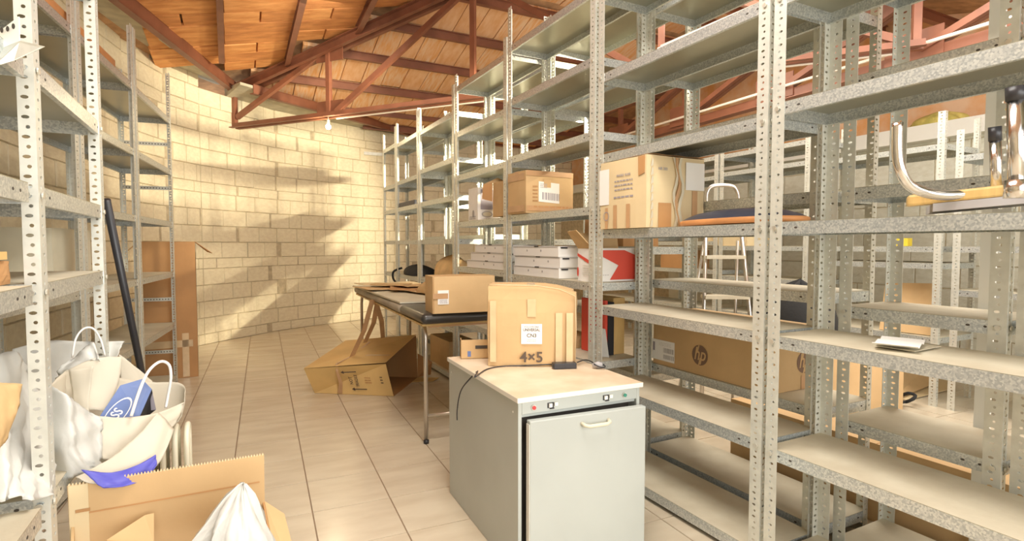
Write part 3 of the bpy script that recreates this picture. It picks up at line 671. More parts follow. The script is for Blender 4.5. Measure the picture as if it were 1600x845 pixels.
# cables, adapter and plug on the cabinet top
ad = thing('power_adapter', 'black power adapter brick lying in front of the 4x5 carton', 'adapter', tuple(Vector((1.20, 1.965, .636))), math.atan2(-.3, .95))
MB().box(0, .098, -.04, 0, 0, .024).build('body', M['black'], ad, local=True, bevel=.003); MB().box(-.004, 0, -.03, -.012, .006, .018).build('socket', M['hole'], ad, local=True)
cp = [aZ(864, 569, .645), aZ(820, 571, .640), aZ(785, 572, .639), aZ(760, 577, .639), aZ(742, 589, .640)]
cp += [Vector((.885, 2.02, .643)), Vector((.862, 2.06, .60)), Vector((.856, 2.12, .55)), Vector((.858, 2.16, .50)), Vector((.858, 2.18, .44)), Vector((.858, 2.18, .40))]
def smoothp(P, n=5):
    P = [Vector(p) for p in P]; o = []
    for i in range(len(P) - 1):
        p0 = P[max(i - 1, 0)]; p1 = P[i]; p2 = P[i + 1]; p3 = P[min(i + 2, len(P) - 1)]
        for k in range(n):
            t_ = k / n; o.append(.5 * ((2 * p1) + (p2 - p0) * t_ + (2 * p0 - 5 * p1 + 4 * p2 - p3) * t_ * t_ + (3 * p1 - p0 - 3 * p2 + p3) * t_ ** 3))
    return o + [P[-1]]
tag(MB().tube(smoothp(cp), .0028, 6).build('power_cable', M['black'], smooth=True), 'black cable running along the carton and hanging down the cabinet side', 'cable')
pg = [aZ(902, 566, .648), aZ(915, 562, .650), aZ(926, 566, .645), aZ(932, 573, .642)]
tag(MB().tube(smoothp(pg), .0028, 6).build('plug_cable', M['black'], smooth=True), 'short black lead between the adapter and the grey plug', 'cable')
q = aZ(934, 575, .637); pl = thing('mains_plug', 'grey mains plug with bent lead on the right of the cabinet top', 'plug', tuple(q))
MB().tube([q + Vector((-.02, .01, .012)), q + Vector((.0, 0, .014)), q + Vector((.016, -.008, .012))], [.008, .015, .012], 10).build('body', M['grey_ink'], pl, smooth=True)
MB().tube(smoothp([q + Vector((-.02, 0, .02)), q + Vector((-.01, -.02, .012)), q + Vector((.01, -.025, .006)), q + Vector((.03, -.01, .008)), q + Vector((.02, .01, .02))]), .003, 6).build('lead', M['black'], pl, smooth=True)

# small open tray box behind the carton, on the cabinet
tb = thing('open_tray', 'small tan cardboard tray with a cut handle hole behind the 4x5 carton', 'tray', (.925, 2.30, .636), R(-20))
m = MB(); m.box(0, .16, 0, .003, 0, .085); m.box(0, .003, 0, .07, 0, .085); m.box(0, .16, .067, .07, 0, .075); m.box(.157, .16, 0, .07, 0, .08); m.box(0, .16, 0, .07, 0, .003); m.build('body', M['card'], tb, local=True)
MB().box(.065, .12, -.0015, .0, .045, .06).build('handle_hole', M['hole'], tb, local=True); MB().box(.03, .045, -.0015, .0, .01, .035).build('blue_mark', M['bluebox'], tb, local=True)

# ---------------------------------------------------------------- massage table
mt_ = thing('massage_table', 'old massage table with black vinyl pad and bent steel tube legs', 'table', (1.0, 3.0, 0))
TX0, TX1, TY0, TY1 = 1.0, 1.45, 3.03, 5.12
mt_.location = (1.0, 3.03, 0)
for y in (TY0, TY1):
    P = [(TX0, y, .0), (TX0, y, .62), (TX0, y + (.02 if y == TY0 else -.02), .67), (TX0, y + (.08 if y == TY0 else -.08), .695)]
    for x in (TX0, TX1):
        MB().tube([(x, p[1], p[2]) for p in P], .013, 10).build('leg', M['steelt'], mt_, smooth=True); MB().tube([(x, y, 0), (x, y, .02)], .016, 10).build('rubber_foot', M['black'], mt_, smooth=True)
    MB().tube([(TX0, y, .16), (TX1, y, .16)], .011, 8).build('crossbar', M['steelt'], mt_, smooth=True)
for x in (TX0, TX1): MB().tube([(x, TY0 + .06, .69), (x, TY1 - .06, .69)], .012, 8).build('side_rail', M['steelt'], mt_, smooth=True)
def pad(y0, y1, nm, mt='leather'):
    o = MB().box(.94, 1.48, y0, y1, .712, .772).build(nm, M[mt], mt_); md = o.modifiers.new('b', 'BEVEL'); md.width = .028; md.segments = 4
    for p in o.data.polygons: p.use_smooth = True
pad(2.885, 3.42, 'cushion'); pad(3.43, 5.18, 'backrest_cushion', 'dvinyl')
MB().box(.95, 1.46, 2.92, 5.12, .700, .712).build('base_board', M['wood'], mt_)
MB().box(.99, 1.44, 2.93, 2.97, .69, .712).build('front_rail', M['tape'], mt_)
mt_.rotation_euler = (0, 0, R(-2.2))
# cream board and cardboard scraps on the table
tag(MB().hexa([(.97, 3.45, .776), (1.46, 3.4, .776), (1.52, 5.00, .776), (1.0, 5.1, .776), (.97, 3.45, .786), (1.46, 3.4, .786), (1.52, 5.00, .786), (1.0, 5.1, .786)]).build('cream_board', M['cream']), 'cream board lying across the far half of the massage table', 'board')
rd = random.Random(5)
SC_ = [(.93, 4.35, .55, .35, 8, 'card', .0), (1.15, 4.10, .30, .5, -15, 'card2', .008), (.98, 4.62, .50, .30, 4, 'card3', .014), (1.22, 3.75, .24, .5, 12, 'card', .0), (1.05, 4.45, .32, .20, -25, 'kraft', .022), (1.20, 4.25, .26, .22, 20, 'card', .022)]
names = ['flat cardboard sheet hanging over the far end of the massage table', 'dark brown cardboard strip across the scraps on the massage table', 'pale cardboard sheet on top of the scraps at the table end', 'flat tan cardboard piece right behind the labelled table carton', 'crumpled kraft scrap in the middle of the cardboard pile', 'small tan cardboard offcut topmost on the table pile']
for (x, y, w_, d_, a, mt, dz), nm in zip(SC_, names):
    m = MB(); c_ = Vector((x + w_ / 2, y + d_ / 2, .795 + dz)); ra = R(a); N_ = 5; rows = []
    for i in range(N_ + 1):
        row = []
        for j in range(N_ + 1):
            u = (i / N_ - .5) * w_; v = (j / N_ - .5) * d_; row.append(c_ + Vector((u * math.cos(ra) - v * math.sin(ra), u * math.sin(ra) + v * math.cos(ra), rd.uniform(0, .006) + .012 * abs(i / N_ - .5))))
        rows.append(row)
    tag(m.grid(rows).build('cardboard_sheet', M[mt], solid=.004), nm, 'cardboard', 'cardboard scraps on the massage table')
# labelled carton on table
lb = carton('labelled_carton', 'plain brown carton with a white label on the massage table', (.992, 2.875, .7725), .36, .19, .205, R(-6), 'card', seam=True, seed=8)
LR = Vector((math.cos(R(-6)), math.sin(R(-6)), 0)); LN = Vector((LR.y, -LR.x, 0)); L0 = Vector((.992, 2.875, .7725))
patch('label', 'paper', lb, L0 + LR * .058 + ZV * .09 + LN * .004, LR, ZV, .062, .078)
patch('tape', 'tape', lb, L0 + LR * .042 + ZV * .097 + LN * .0055, LR, ZV, .085, .030)
lines('barcode_print', lb, L0 + LR * .058 + ZV * .067 + LN * .0045, LR, ZV, .045, .022, 3, 'purple')
patch('flap_seam', 'cardin', lb, L0 + LR * .004 + ZV * .1025 + LN * .003, LR, ZV, .003, .2)
patch('stain', 'card2', lb, L0 + LR * .15 + ZV * .10 + LN * .002, LR, ZV, .03, .035)
# tape strips hanging from the table to the box on the floor
m = MB()
A0 = aY(583, 468, 4.25)
for (xa, ya, xb, yb, Y1) in ((582, 468, 548, 560, 4.42), (586, 468, 598, 528, 4.55), (590, 470, 570, 535, 4.55)):
    a = aY(xa, ya, 4.25); b = aY(xb, yb, Y1); mid = (a + b) / 2 + Vector((.02, 0, -.01)); d = Vector((.022, .012, 0))
    m.grid([[a - d, mid - d, b - d * .8], [a + d, mid + d, b + d]])
tag(m.build('packing_tape_strips', M['tape'], solid=.0015), 'brown packing tape strips hanging from the table edge to the fallen carton', 'tape')

# ---------------------------------------------------------------- fallen open carton on the floor
fb = thing('fallen_carton', 'open yellow-brown carton with two printed arrows lying on the floor', 'box', (.58, 4.46, 0))
a0, a1 = Vector((.576, 4.47, .002)), Vector((1.097, 4.10, .002)); b0, b1 = a0 + Vector((.34, .48, 0)), a1 + Vector((.34, .48, 0))
A0, A1 = Vector((.488, 4.36, .222)), Vector((1.062, 4.19, .235)); C0, C1 = Vector((.90, 4.94, .31)), Vector((1.44, 4.62, .36))
flap(fb, [a0, a1, A1, A0], 'cardy', 'front_panel'); flap(fb, [a0, b0, b1, a1], 'cardin', 'bottom_panel'); flap(fb, [b0, C0, C1, b1], 'cardin', 'rear_panel'); flap(fb, [a0, A0, C0, b0], 'cardy', 'end_panel')
o_ = flap(fb, [A0 + ZV * .004, A1 + ZV * .012, C1 + ZV * .01, C0 + ZV * .002], 'cardy', 'top_panel')
flap(fb, [b1, b1 + Vector((.10, -.06, .03)), b1 + Vector((.14, .02, .12)), b1 + Vector((.02, .06, .2))], 'cardin', 'flap')
flap(fb, [a1 + (b1 - a1) * .75, b1, b1 + Vector((.16, -.1, .004)), a1 + (b1 - a1) * .8 + Vector((.14, -.1, .004))], 'cardy', 'flap')
fr = (a1 - a0).normalized(); fu = ((A0 + A1) / 2 - (a0 + a1) / 2).normalized(); fq = lambda u, v: a0 + (a1 - a0) * u * 1 + ((A0 + (A1 - A0) * u) - (a0 + (a1 - a0) * u)) * v
fn = fr.cross(fu)
for (u0, v0) in ((.44, .80), (.52, .20)):
    p0 = fq(u0 - .02, v0) + fn * .004; p1 = fq(u0 + .17, v0) + fn * .004; m = MB(); d = fu * .004
    m.quad([p0 + (p1 - p0) * .1 - d, p1 - d, p1 + d, p0 + (p1 - p0) * .1 + d]); m.quad([p0, p0 + (p1 - p0) * .2 - fu * .014, p0 + (p1 - p0) * .2 + fu * .014]); m.build('arrow_print', M['ink'], fb)
text('lettering', 'NOT', fb, fq(.52, .5) + fn * .004, .036, fu, -fr, 'ink', .0006, sx=.8)
text('lettering', 'FRAGILE', fb, fq(.59, .5) + fn * .004, .034, fu, -fr, 'ink', .0006, sx=.75)
lines('faint_print', fb, fq(.73, .5), fr, fu, .05, .06, 3, 'card2', .004); lines('faint_print', fb, fq(.9, .5), fr, fu, .02, .07, 3, 'ink', .004, seed=4)
tq = lambda u, v: A0 + (A1 - A0) * u + ((C0 + (C1 - C0) * u) - A0 - (A1 - A0) * u) * v + ZV * .018
m = MB(); m.grid([[fq(.30, .05) + fn * .006, fq(.36, .4) + fn * .006, fq(.37, .85) + fn * .006, tq(.36, .03), tq(.44, .3), tq(.42, .8)], [fq(.36, .02) + fn * .006, fq(.41, .45) + fn * .006, fq(.40, .85) + fn * .006, tq(.39, .03), tq(.47, .3), tq(.45, .8)]]); m.build('tape', M['tape'], fb, solid=.001)
m = MB(); m.quad([tq(.62, .25), tq(.95, .2), tq(.97, .235), tq(.62, .3)]); m.build('tape', M['clear'], fb)
lines('faint_print', fb, tq(.8, .6), fr, Vector((.58, .81, 0)), .1, .03, 1, 'card2', .002)

# tall carton behind the left shelving
tc_ = carton('tall_carton', 'tall brown carton with open top flaps standing by the wall', (-.665, 5.49, 0), .41, .20, 1.18, R(4), 'card2', seam=False, open_top=True, seed=6)
TR = Vector((math.cos(R(4)), math.sin(R(4)), 0)); T0 = Vector((-.665, 5.49, 0)); TNn = Vector((-TR.y, TR.x, 0))
p_ = T0 + TR * .41 + ZV * 1.18
flap(tc_, [p_, p_ + TNn * .2, p_ + TNn * .2 + Vector((.10, 0, -.09)), p_ + Vector((.13, .0, -.10))], 'card2'); p2 = T0 + ZV * 1.18
flap(tc_, [p2, p2 + TNn * .2, p2 + TNn * .2 + Vector((-.14, 0, -.13)), p2 + Vector((-.12, 0, -.13))], 'card')
patch('pale_corner', 'card3', tc_, T0 + TR * .412 + TNn * .1 + ZV * .55, TNn, ZV, .2, 1.08); patch('tape', 'clear', tc_, T0 + TR * .19 + ZV * .30, TR, ZV, .37, .06, .006); patch('tape', 'clear', tc_, T0 + TR * .32 + ZV * .2, TR, ZV, .05, .38, .006)
# black pole leaning against the left shelving
pa, pb = aY(166, 312, 2.42), aY(222, 585, 2.85); pc = pb + (pb - pa) * ((pb.z - .0) / (pa.z - pb.z))
tag(MB().tube([pa, pc], .0135, 10).build('black_pole', M['black'], smooth=True), 'long black pole leaning against the left shelving uprights', 'pole')
# ---------------------------------------------------------------- goods on the right-hand shelving
ZR = lambda z: z + .0435
# big pale carton
B1 = Vector((1.632, 1.884, ZR(1.185)))
bc = carton('big_pale_carton', 'big pale carton with a strap and a white sheet taped on its end', tuple(B1), .343, .333, .318, 0, 'card3', seam=True, seed=11, bulge=.003)
lx = lambda y, z, o=0: Vector((1.632 - o, y - .052, B1.z + z))      # long side facing the aisle
patch('white_sheet', 'paper', bc, lx(2.235, .20), -YV, ZV, .075, .17, .0045)
text('lettering', 'FRAGILE  GLASS', bc, lx(2.09, .245, .0045), .014, -YV, ZV, 'purple', .0003)
lines('small_print', bc, lx(2.09, .20), -YV, ZV, .13, .06, 3, 'purple', .0045, seed=3, fill=.3); lines('small_print', bc, lx(2.09, .145), -YV, ZV, .14, .02, 1, 'purple', .0045, seed=5, fill=.4)
for y in (2.15, 2.055): patch('tape', 'tape', bc, lx(y, .055), -YV, ZV, .026, .11, .005)
patch('tape', 'tape', bc, lx(2.215, .05), -YV, ZV, .020, .10, .005)
m = MB(); c = lx(2.215, .06, .0065)
for k in range(16):
    a, b = 2 * math.pi * k / 16, 2 * math.pi * (k + 1) / 16; m.quad([c + YV * (r_ * math.cos(q)) + ZV * (r_ * math.sin(q)) for r_, q in ((.018, a), (.022, a), (.022, b), (.018, b))])
m.build('stamp_print', M['purple'], bc)
flap(bc, [lx(1.99, .316, .002), lx(1.945, .316, .002), lx(1.945, .24, .004), lx(1.985, .23, .004)], 'card2', 'torn_flap', .002)
ex = lambda x, z, o=.006: Vector((x - .040, 1.884 - o, B1.z + z))     # end facing the camera
m = MB()
for k in range(8):
    z0 = k * .038; m.quad([ex(1.690, z0), ex(1.706, z0 + .006), ex(1.706, z0 + .030), ex(1.698, z0 + .038)])
m.build('wavy_edge_mark', M['dust'], bc)
patch('tape', 'card2', bc, ex(1.775, .055, 0), XV, ZV, .075, .11, .005); patch('white_sheet', 'paper', bc, ex(1.955, .235, 0), XV, ZV, .115, .125, .006); patch('tape', 'tape', bc, ex(1.955, .085, 0), XV, ZV, .032, .17, .005)
text('lettering', 'NR 202', bc, ex(1.762, .26, .005), .017, XV, ZV, 'grey_ink', .0003)
for k, (dx, mt) in enumerate(((.832, 'dust'), (.845, 'tape'), (.858, 'cream'))):
    m = MB(); P = [Vector((.96 + dx + .012 * math.sin(q * 1.3 + k), 1.884 - .010 - .004 * k, B1.z + .004 + q * .0385)) for q in range(9)]; m.grid([[p - XV * .007 for p in P], [p + XV * .007 for p in P]]); m.build('strap', M[mt], bc, solid=.003)
m = MB(); m.grid([[Vector((1.632 + .343 * i / 6, 1.880 + .1 * j, B1.z + .321 + .003 * (i % 2))) for j in range(3)] for i in range(7)]); m.build('tape', M['tape'], bc, solid=.001)
# open carton with torn label
T1 = Vector((1.628, 2.975, ZR(1.305)))
oc = carton('torn_label_carton', 'tan carton with torn white label and an open flap at its far end', tuple(T1), .345, .24, .262, 0, 'card', seam=True, tape='tape', seed=12, bulge=.004)
ey = lambda x, z, o=0: Vector((x - .044, 2.975 - o, T1.z + z))
patch('label', 'paper', oc, ey(1.835, .13), XV + ZV * -.06, ZV, .15, .125, .0055); patch('torn_patch', 'card', oc, ey(1.822, .185), XV, ZV, .05, .05, .0065)
bars('barcode_print', oc, ey(1.845, .105), XV + ZV * -.06, ZV, .12, .045, 14, 'purple', .0068, 2); lines('small_print', oc, ey(1.795, .17), XV, ZV, .05, .03, 3, 'grey_ink', .0068)
for z_ in (.03, .245): patch('tape', 'tape', oc, ey(1.84, z_), XV, ZV, .33, .032, .005)
lines('faint_print', oc, ey(1.735, .12), XV, ZV, .035, .11, 5, 'card2', .005, seed=9); lines('faint_print', oc, ey(1.85, .04), XV, ZV, .25, .02, 1, 'card2', .006, seed=3)
sx_ = lambda y, z, o=.0055: Vector((1.628 - o, y - .10, T1.z + z))
for z_ in (.03, .225): patch('tape', 'tape', oc, sx_(3.2, z_, 0), -YV, ZV, .22, .04, .005)
oc2 = carton('open_flap_carton', 'open-ended tan carton behind the torn-label carton, flap folded out', (1.672, 3.37, ZR(1.305)), .33, .17, .24, 0, 'card', open_top=True, seed=13)
q = Vector((1.668, 3.54, T1.z + .24)); flap(oc2, [q, q + Vector((-.05, .05, -.01)), q + Vector((-.055, .055, -.11)), q + Vector((0, .0, -.13))], 'card2'); flap(oc2, [q, q + Vector((-.05, .05, -.01)), q + Vector((.05, .02, .04)), q + Vector((.1, -.06, .0))], 'card')
# grey and white picture box
G1 = Vector((1.665, 3.79, ZR(1.295)))
gb = carton('picture_box', 'white box with a grey picture and an oval emblem beside the open carton', tuple(G1), .20, .18, .245, 0, 'paper', seed=14, bulge=.001)
g_ = lambda x, z, o=.003: Vector((x, 3.79 - o, G1.z + z))
patch('picture', 'purple', gb, g_(1.772, .155, 0), XV, ZV, .17, .15, .003); m = MB(); m.disc(g_(1.74, .045), (0, -1, 0), .045, 20, 0, .0005, ry=.024, upv=(0, 0, 1)); m.build('emblem', M['grey_ink'], gb)
m = MB(); m.disc(g_(1.74, .045, .0036), (0, -1, 0), .036, 20, 0, .0003, ry=.016, upv=(0, 0, 1)); m.build('emblem', M['cream'], gb)
lines('small_print', gb, g_(1.74, .012, 0), XV, ZV, .09, .008, 1, 'grey_ink', .003)
m = MB(); m.disc(Vector((1.6625, 3.87, G1.z + .05)), (-1, 0, 0), .02, 14, 0, .0005, ry=.028, upv=(0, 0, 1)); m.build('emblem', M['grey_ink'], gb); lines('small_print', gb, Vector((1.6635, 3.88, G1.z + .02)), -YV, ZV, .12, .03, 2, 'grey_ink', .003)
# white drawer boxes
def drawer(x, y, z, wd, dp, h, label, seed):
    t = thing('drawer_box', label, 'box', (x, y, z), 0, 'flat white drawer boxes')
    m = MB(); m.box(0, wd, 0, dp, 0, h - .004); m.box(-.002, wd + .002, -.002, dp + .002, h - .004, h - .001); m.build('body', M['paper'], t, local=True, bevel=.0015)
    m = MB(); m.box(-.0025, -.0005, .01, dp - .01, h - .0065, h - .004); m.box(.01, wd - .01, -.0025, -.0005, h - .0065, h - .004); m.build('lid_gap', M['grey_ink'], t, local=True)
    rd = random.Random(seed); m = MB(); y1 = rd.uniform(.12, .2)
    m.disc((-.0005, y1, h * .55), (-1, 0, 0), .007, 8, 0, .001); m.disc((-.0005, y1 + .17, h * .55), (-1, 0, 0), .007, 8, 0, .001); m.build('button', M['grey_ink'], t, local=True)
    m = MB(); m.box(-.003, -.001, dp * .4, dp * .4 + .05, h - .007, h + .0005); m.box(.015, .06, -.003, -.001, h - .014, h - .006); m.build('latch', M['black'], t, local=True)
    return t
zb = ZR(.915) + .0005; H_ = .062
for k, (dx, dy) in enumerate(((0, 0), (.004, -.006), (-.002, .004))):
    drawer(1.668 + dx, 2.655 + dy, zb + k * H_, .26, .56, H_, ['lowest white drawer box in the stack left of the red arrow box', 'middle white drawer box in the stack left of the red arrow box', 'topmost white drawer box in the stack left of the red arrow box'][k], k)
zb = ZR(.935) + .0005
for k, (dx, y0, L_) in enumerate(((0, 3.35, .66), (.003, 3.34, .60), (0, 3.35, .50))):
    drawer(1.668 + dx, y0, zb + k * .059, .26, L_, .059, ['lowest white drawer box in the staggered stack near the table carton', 'middle white drawer box in the staggered stack near the table carton', 'topmost white drawer box in the staggered stack near the table carton'][k], k + 5)
# red arrow box
R1 = Vector((1.672, 2.335, ZR(.915)))
rb_ = carton('arrow_box', 'white box with a big red arrow and its flaps standing open', tuple(R1), .28, .135, .175, 0, 'paper', seed=21, open_top=True, bulge=.001)
ry_ = lambda x, z, o=.0035: Vector((x, 2.335 - o, R1.z + z))
m = MB(); m.quad([ry_(1.78, .01), ry_(1.945, .01), ry_(1.945, .14), ry_(1.875, .165), ry_(1.70, .165), ry_(1.69, .150), ry_(1.835, .085)]); m.build('red_arrow', M['redp'], rb_)
lines('small_print', rb_, ry_(1.73, .035, 0), XV, ZV, .09, .006, 1, 'grey_ink', .0036)
rs = lambda y, z, o=.0035: Vector((1.672 - o, y, R1.z + z))
m = MB(); m.quad([rs(2.47, .15), rs(2.47, .135), rs(2.34, .085), rs(2.34, .105)]); m.build('red_band', M['redp'], rb_)
m = MB(); m.disc(rs(2.465, .05), (-1, 0, 0), .008, 10, 0, .0004, ry=.026, upv=(0, 0, 1)); m.build('red_mark', M['redp'], rb_); lines('small_print', rb_, rs(2.39, .06, 0), -YV, ZV, .06, .06, 5, 'dust', .0036, fill=.25)
flap(rb_, [rs(2.335, .175, 0), rs(2.47, .175, 0), rs(2.50, .265, .05), rs(2.40, .27, .06)], 'card', 'flap', .003)
flap(rb_, [Vector((1.68, 2.47, R1.z + .14)), Vector((1.945, 2.47, R1.z + .14)), Vector((1.945, 2.49, R1.z + .258)), Vector((1.68, 2.49, R1.z + .258))], 'card', 'flap', .003)
# bits under it
cs_ = [('folder', 'thin red folder standing under the red arrow box', 'redp', 1.86, 2.45, .02, .16, .26, .62), ('folder', 'black folder standing right of the red folder', 'black', 1.885, 2.45, .055, .16, .25, .62), ('small_carton', 'tan carton standing right of the black folder', 'card', 1.95, 2.6, .13, .2, .26, .62)]
MB().box(1.672, 1.94, 2.32, 2.60, 0, 0)
zc = ZR(.507)
tag(MB().box(1.80, 1.818, 2.40, 2.62, zc, zc + .30).build('red_folder', M['redp']), 'thin red folder standing below the red arrow box', 'folder')
tag(MB().box(1.822, 1.862, 2.40, 2.62, zc, zc + .29).build('black_folder', M['black']), 'black folder standing right beside the thin red folder', 'folder')
carton('yellow_carton', 'yellowish carton standing right beside the black folder', (1.866, 2.41, zc), .075, .2, .31, 0, 'cardy', seed=31)
tag(MB().hexa([(1.74, 2.42, zc), (1.80, 2.36, zc), (1.795, 2.45, zc), (1.76, 2.5, zc), (1.775, 2.41, zc + .14), (1.79, 2.38, zc + .15), (1.792, 2.45, zc + .15), (1.78, 2.47, zc + .14)]).build('white_sachet', M['bag']), 'small white plastic sachet leaning by the shelf post', 'bag')
carton('flat_carton', 'flat brown carton lying at the back of the low shelf behind the cabinet', (1.70, 2.66, zc), .22, .45, .07, 0, 'card', seed=33)
carton('kraft_box', 'brown box on the low shelf just behind the 4x5 carton', (1.70, 2.95, zc + .001), .20, .22, .22, R(-2), 'card2', seed=34) if False else None
carton('back_row_carton', 'brown carton on the back row seen above the red arrow box', (2.0, 2.5, ZR(1.10)), .26, .38, .20, 0, 'card2', seed=35)
carton('back_row_carton', 'tan carton on the back row seen beyond the staggered drawer boxes', (2.0, 3.55, ZR(.85)), .26, .35, .27, 0, 'cardy', seed=36)

# long printer carton
P1 = Vector((1.992, 1.515, ZR(.487)))
hp = carton('printer_carton', 'long pale brown printer carton with round hp logos on the back row', tuple(P1), .295, .715, .272, 0, 'card', seed=41, seam=False, bulge=.002)
for o in hp.children: o.data.materials[0] = M['card']
def hplogo(c, right):
    c = Vector(c); r_ = Vector(right); nn = r_.cross(ZV)
    m = MB(); m.disc(c + nn * .0022, nn, .0485, 32, 0, .0006); m.build('logo_disc', M['logo'], hp)
    o = text('lettering', 'hp', hp, c + nn * .0032 + ZV * .004, .088, r_, ZV, 'card', .0008, .22, sx=.82)
    m = MB(); 
    for (x0, z0, x1, z1) in ((-.014, .015, -.004, .049), (-.006, -.049, .006, -.012)): m.quad([c + nn * .0033 + r_ * (x0 - .004) + ZV * z0, c + nn * .0033 + r_ * (x0 + .004) + ZV * z0, c + nn * .0033 + r_ * (x1 + .003) + ZV * z1, c + nn * .0033 + r_ * (x1 - .005) + ZV * z1])
    m.build('logo_stroke', M['card'], hp)
hx = lambda y, z: Vector((1.992 - .001, y, P1.z + z))
hplogo(hx(1.905, .095), -YV); hplogo(Vector((2.195, 1.5145, P1.z + .118)), XV)
patch('label', 'paper', hp, hx(2.155, .075), -YV, ZV, .165, .105, .0022); bars('barcode_print', hp, hx(2.115, .078), -YV, ZV, .07, .025, 16, 'grey_ink', .0032, 3); bars('barcode_print', hp, hx(2.115, .045), -YV, ZV, .07, .022, 12, 'grey_ink', .0032, 4)
lines('small_print', hp, hx(2.14, .108), -YV, ZV, .09, .02, 3, 'grey_ink', .0032, fill=.15); patch('blue_mark', 'purple', hp, hx(2.222, .09), -YV, ZV, .014, .045, .003)
patch('tape', 'tape', hp, Vector((2.195, 1.514, P1.z + .03)), XV, ZV, .035, .06, .002)
# dark case with orange wooden rim
gc = thing('dark_case', 'dark domed case with an orange wooden rim lying on the shelf', 'case', (1.80, 1.6, ZR(1.187)))
C_ = Vector((1.83, 1.56, ZR(1.187))); rows = []; a_ = R(-8)
def gp(u, v, z): return C_ + Vector((math.cos(a_) * u - math.sin(a_) * v, math.sin(a_) * u + math.cos(a_) * v, z))
def outl(k, s): q = 2 * math.pi * k / 28; return (.135 * math.copysign(abs(math.cos(q)) ** .7, math.cos(q)) * s, .29 * math.copysign(abs(math.sin(q)) ** .8, math.sin(q)) * s)
m = MB()
m.grid([[gp(*outl(k, s), z) for k in range(29)] for s, z in ((.0, .002), (1, .002), (1.03, .008), (1.03, .020), (1.0, .024), (.96, .026))]); m.build('rim', M['orange'], gc, smooth=True)
m = MB(); m.grid([[gp(*outl(k, s), z) for k in range(29)] for s, z in ((.99, .024), (.9, .036), (.7, .052), (.4, .062), (0, .065))]); m.build('dome', M['navy'], gc, smooth=True)
carton('flat_dark_box', 'flat black box with printed end beyond the dark case', (2.02, 1.30, ZR(1.187) + .0), .0, .0, .0) if False else None
# papers on the shelf
for k, (px, py, rz, lb_, mt) in enumerate(((1.70, .87, .35, 'cream folded paper lying on top of the loose papers', 'paper'), (1.735, .865, .05, 'pale sheet lying under the folded paper on the shelf', 'dust'))):
    c = Vector((px + .07, py + .05, .845 + .007 * (1 - k))); m = MB(); rows = []
    for i in range(6):
        u = (i / 5 - .5) * .16; rows.append([c + Vector((math.cos(rz) * u - math.sin(rz) * v, math.sin(rz) * u + math.cos(rz) * v, .003 + .010 * math.cos(i * 1.2 + k) ** 2 * (1 - k))) for v in (-.055, 0, .055)])
    tag(m.grid(rows).build('paper_sheet', M[mt], solid=.0015), lb_, 'paper', 'loose papers on the nearest right shelf')
# upturned chrome stool
st = thing('upturned_stool', 'upturned chrome tube stool with black feet and a golden wooden seat edge', 'stool', (1.80, .70, ZR(1.187)))
zs = ZR(1.187)
t1 = [aY(1402, 192, .83), aY(1402, 240, .83), aY(1408, 268, .825), aY(1422, 290, .82), aY(1450, 302, .80), aY(1490, 305, .77), aY(1560, 299, .70), aY(1640, 293, .62)]
MB().tube(smoothp(t1), .0135, 12).build('leg', M['chrome'], st, smooth=True)
for (px, y0, y1, r_, Y_) in ((1557, 198, 300, .0125, .70), (1589, 135, 300, .017, .62)):
    a = aY(px, y1, Y_); b = aY(px - 2, y0 + 22, Y_); c = aY(px - 2.5, y0, Y_); MB().tube([a, b], r_, 12).build('leg', M['chrome'], st, smooth=True); MB().tube([b, c], r_ * 1.12, 12).build('rubber_foot', M['black'], st, smooth=True)
a = aY(1588, 296, .62); MB().tube([a + Vector((-.0, 0, -.02)), a + Vector((0, 0, .022))], .024, 12).build('collar', M['chrome'], st, smooth=True)
s0 = aY(1418, 322, .86); s1 = aY(1640, 300, .60); dv = (s1 - s0); m = MB(); e_ = Vector((.05, .03, 0))
m.hexa([s0, s1, s1 + e_, s0 + e_] + [p + Vector((0, 0, .030)) for p in (s0, s1, s1 + e_, s0 + e_)]); m.build('seat_edge', M['wood'], st, bevel=.006)
m = MB(); m.hexa([s0 + dv * .2 + Vector((0, 0, -.022)), s1 + Vector((0, 0, -.022)), s1 + e_ * 3 + Vector((0, 0, -.022)), s0 + dv * .2 + e_ * 3 + Vector((0, 0, -.022)), s0 + dv * .2, s1, s1 + e_ * 3, s0 + dv * .2 + e_ * 3]); m.build('seat', M['grey_ink'], st)
# white slotted upright behind the back row
m = MB(); wx, wy = 2.33, .93
m.box(wx, wx + .05, wy, wy + .03, 0, 2.7)
m2 = MB()
for g0 in (.62, 1.01, 1.42, 1.86, 2.06):
    for k in range(3): m2.box(wx + .018, wx + .034, wy - .001, wy, g0 + k * .032, g0 + k * .032 + .02)
wu = thing('white_upright', 'white slotted rail standing behind the nearest back row shelves', 'rail', (wx, wy, 0)); m.build('rail', M['white'], wu); m2.build('slot', M['hole'], wu, kind='stuff')
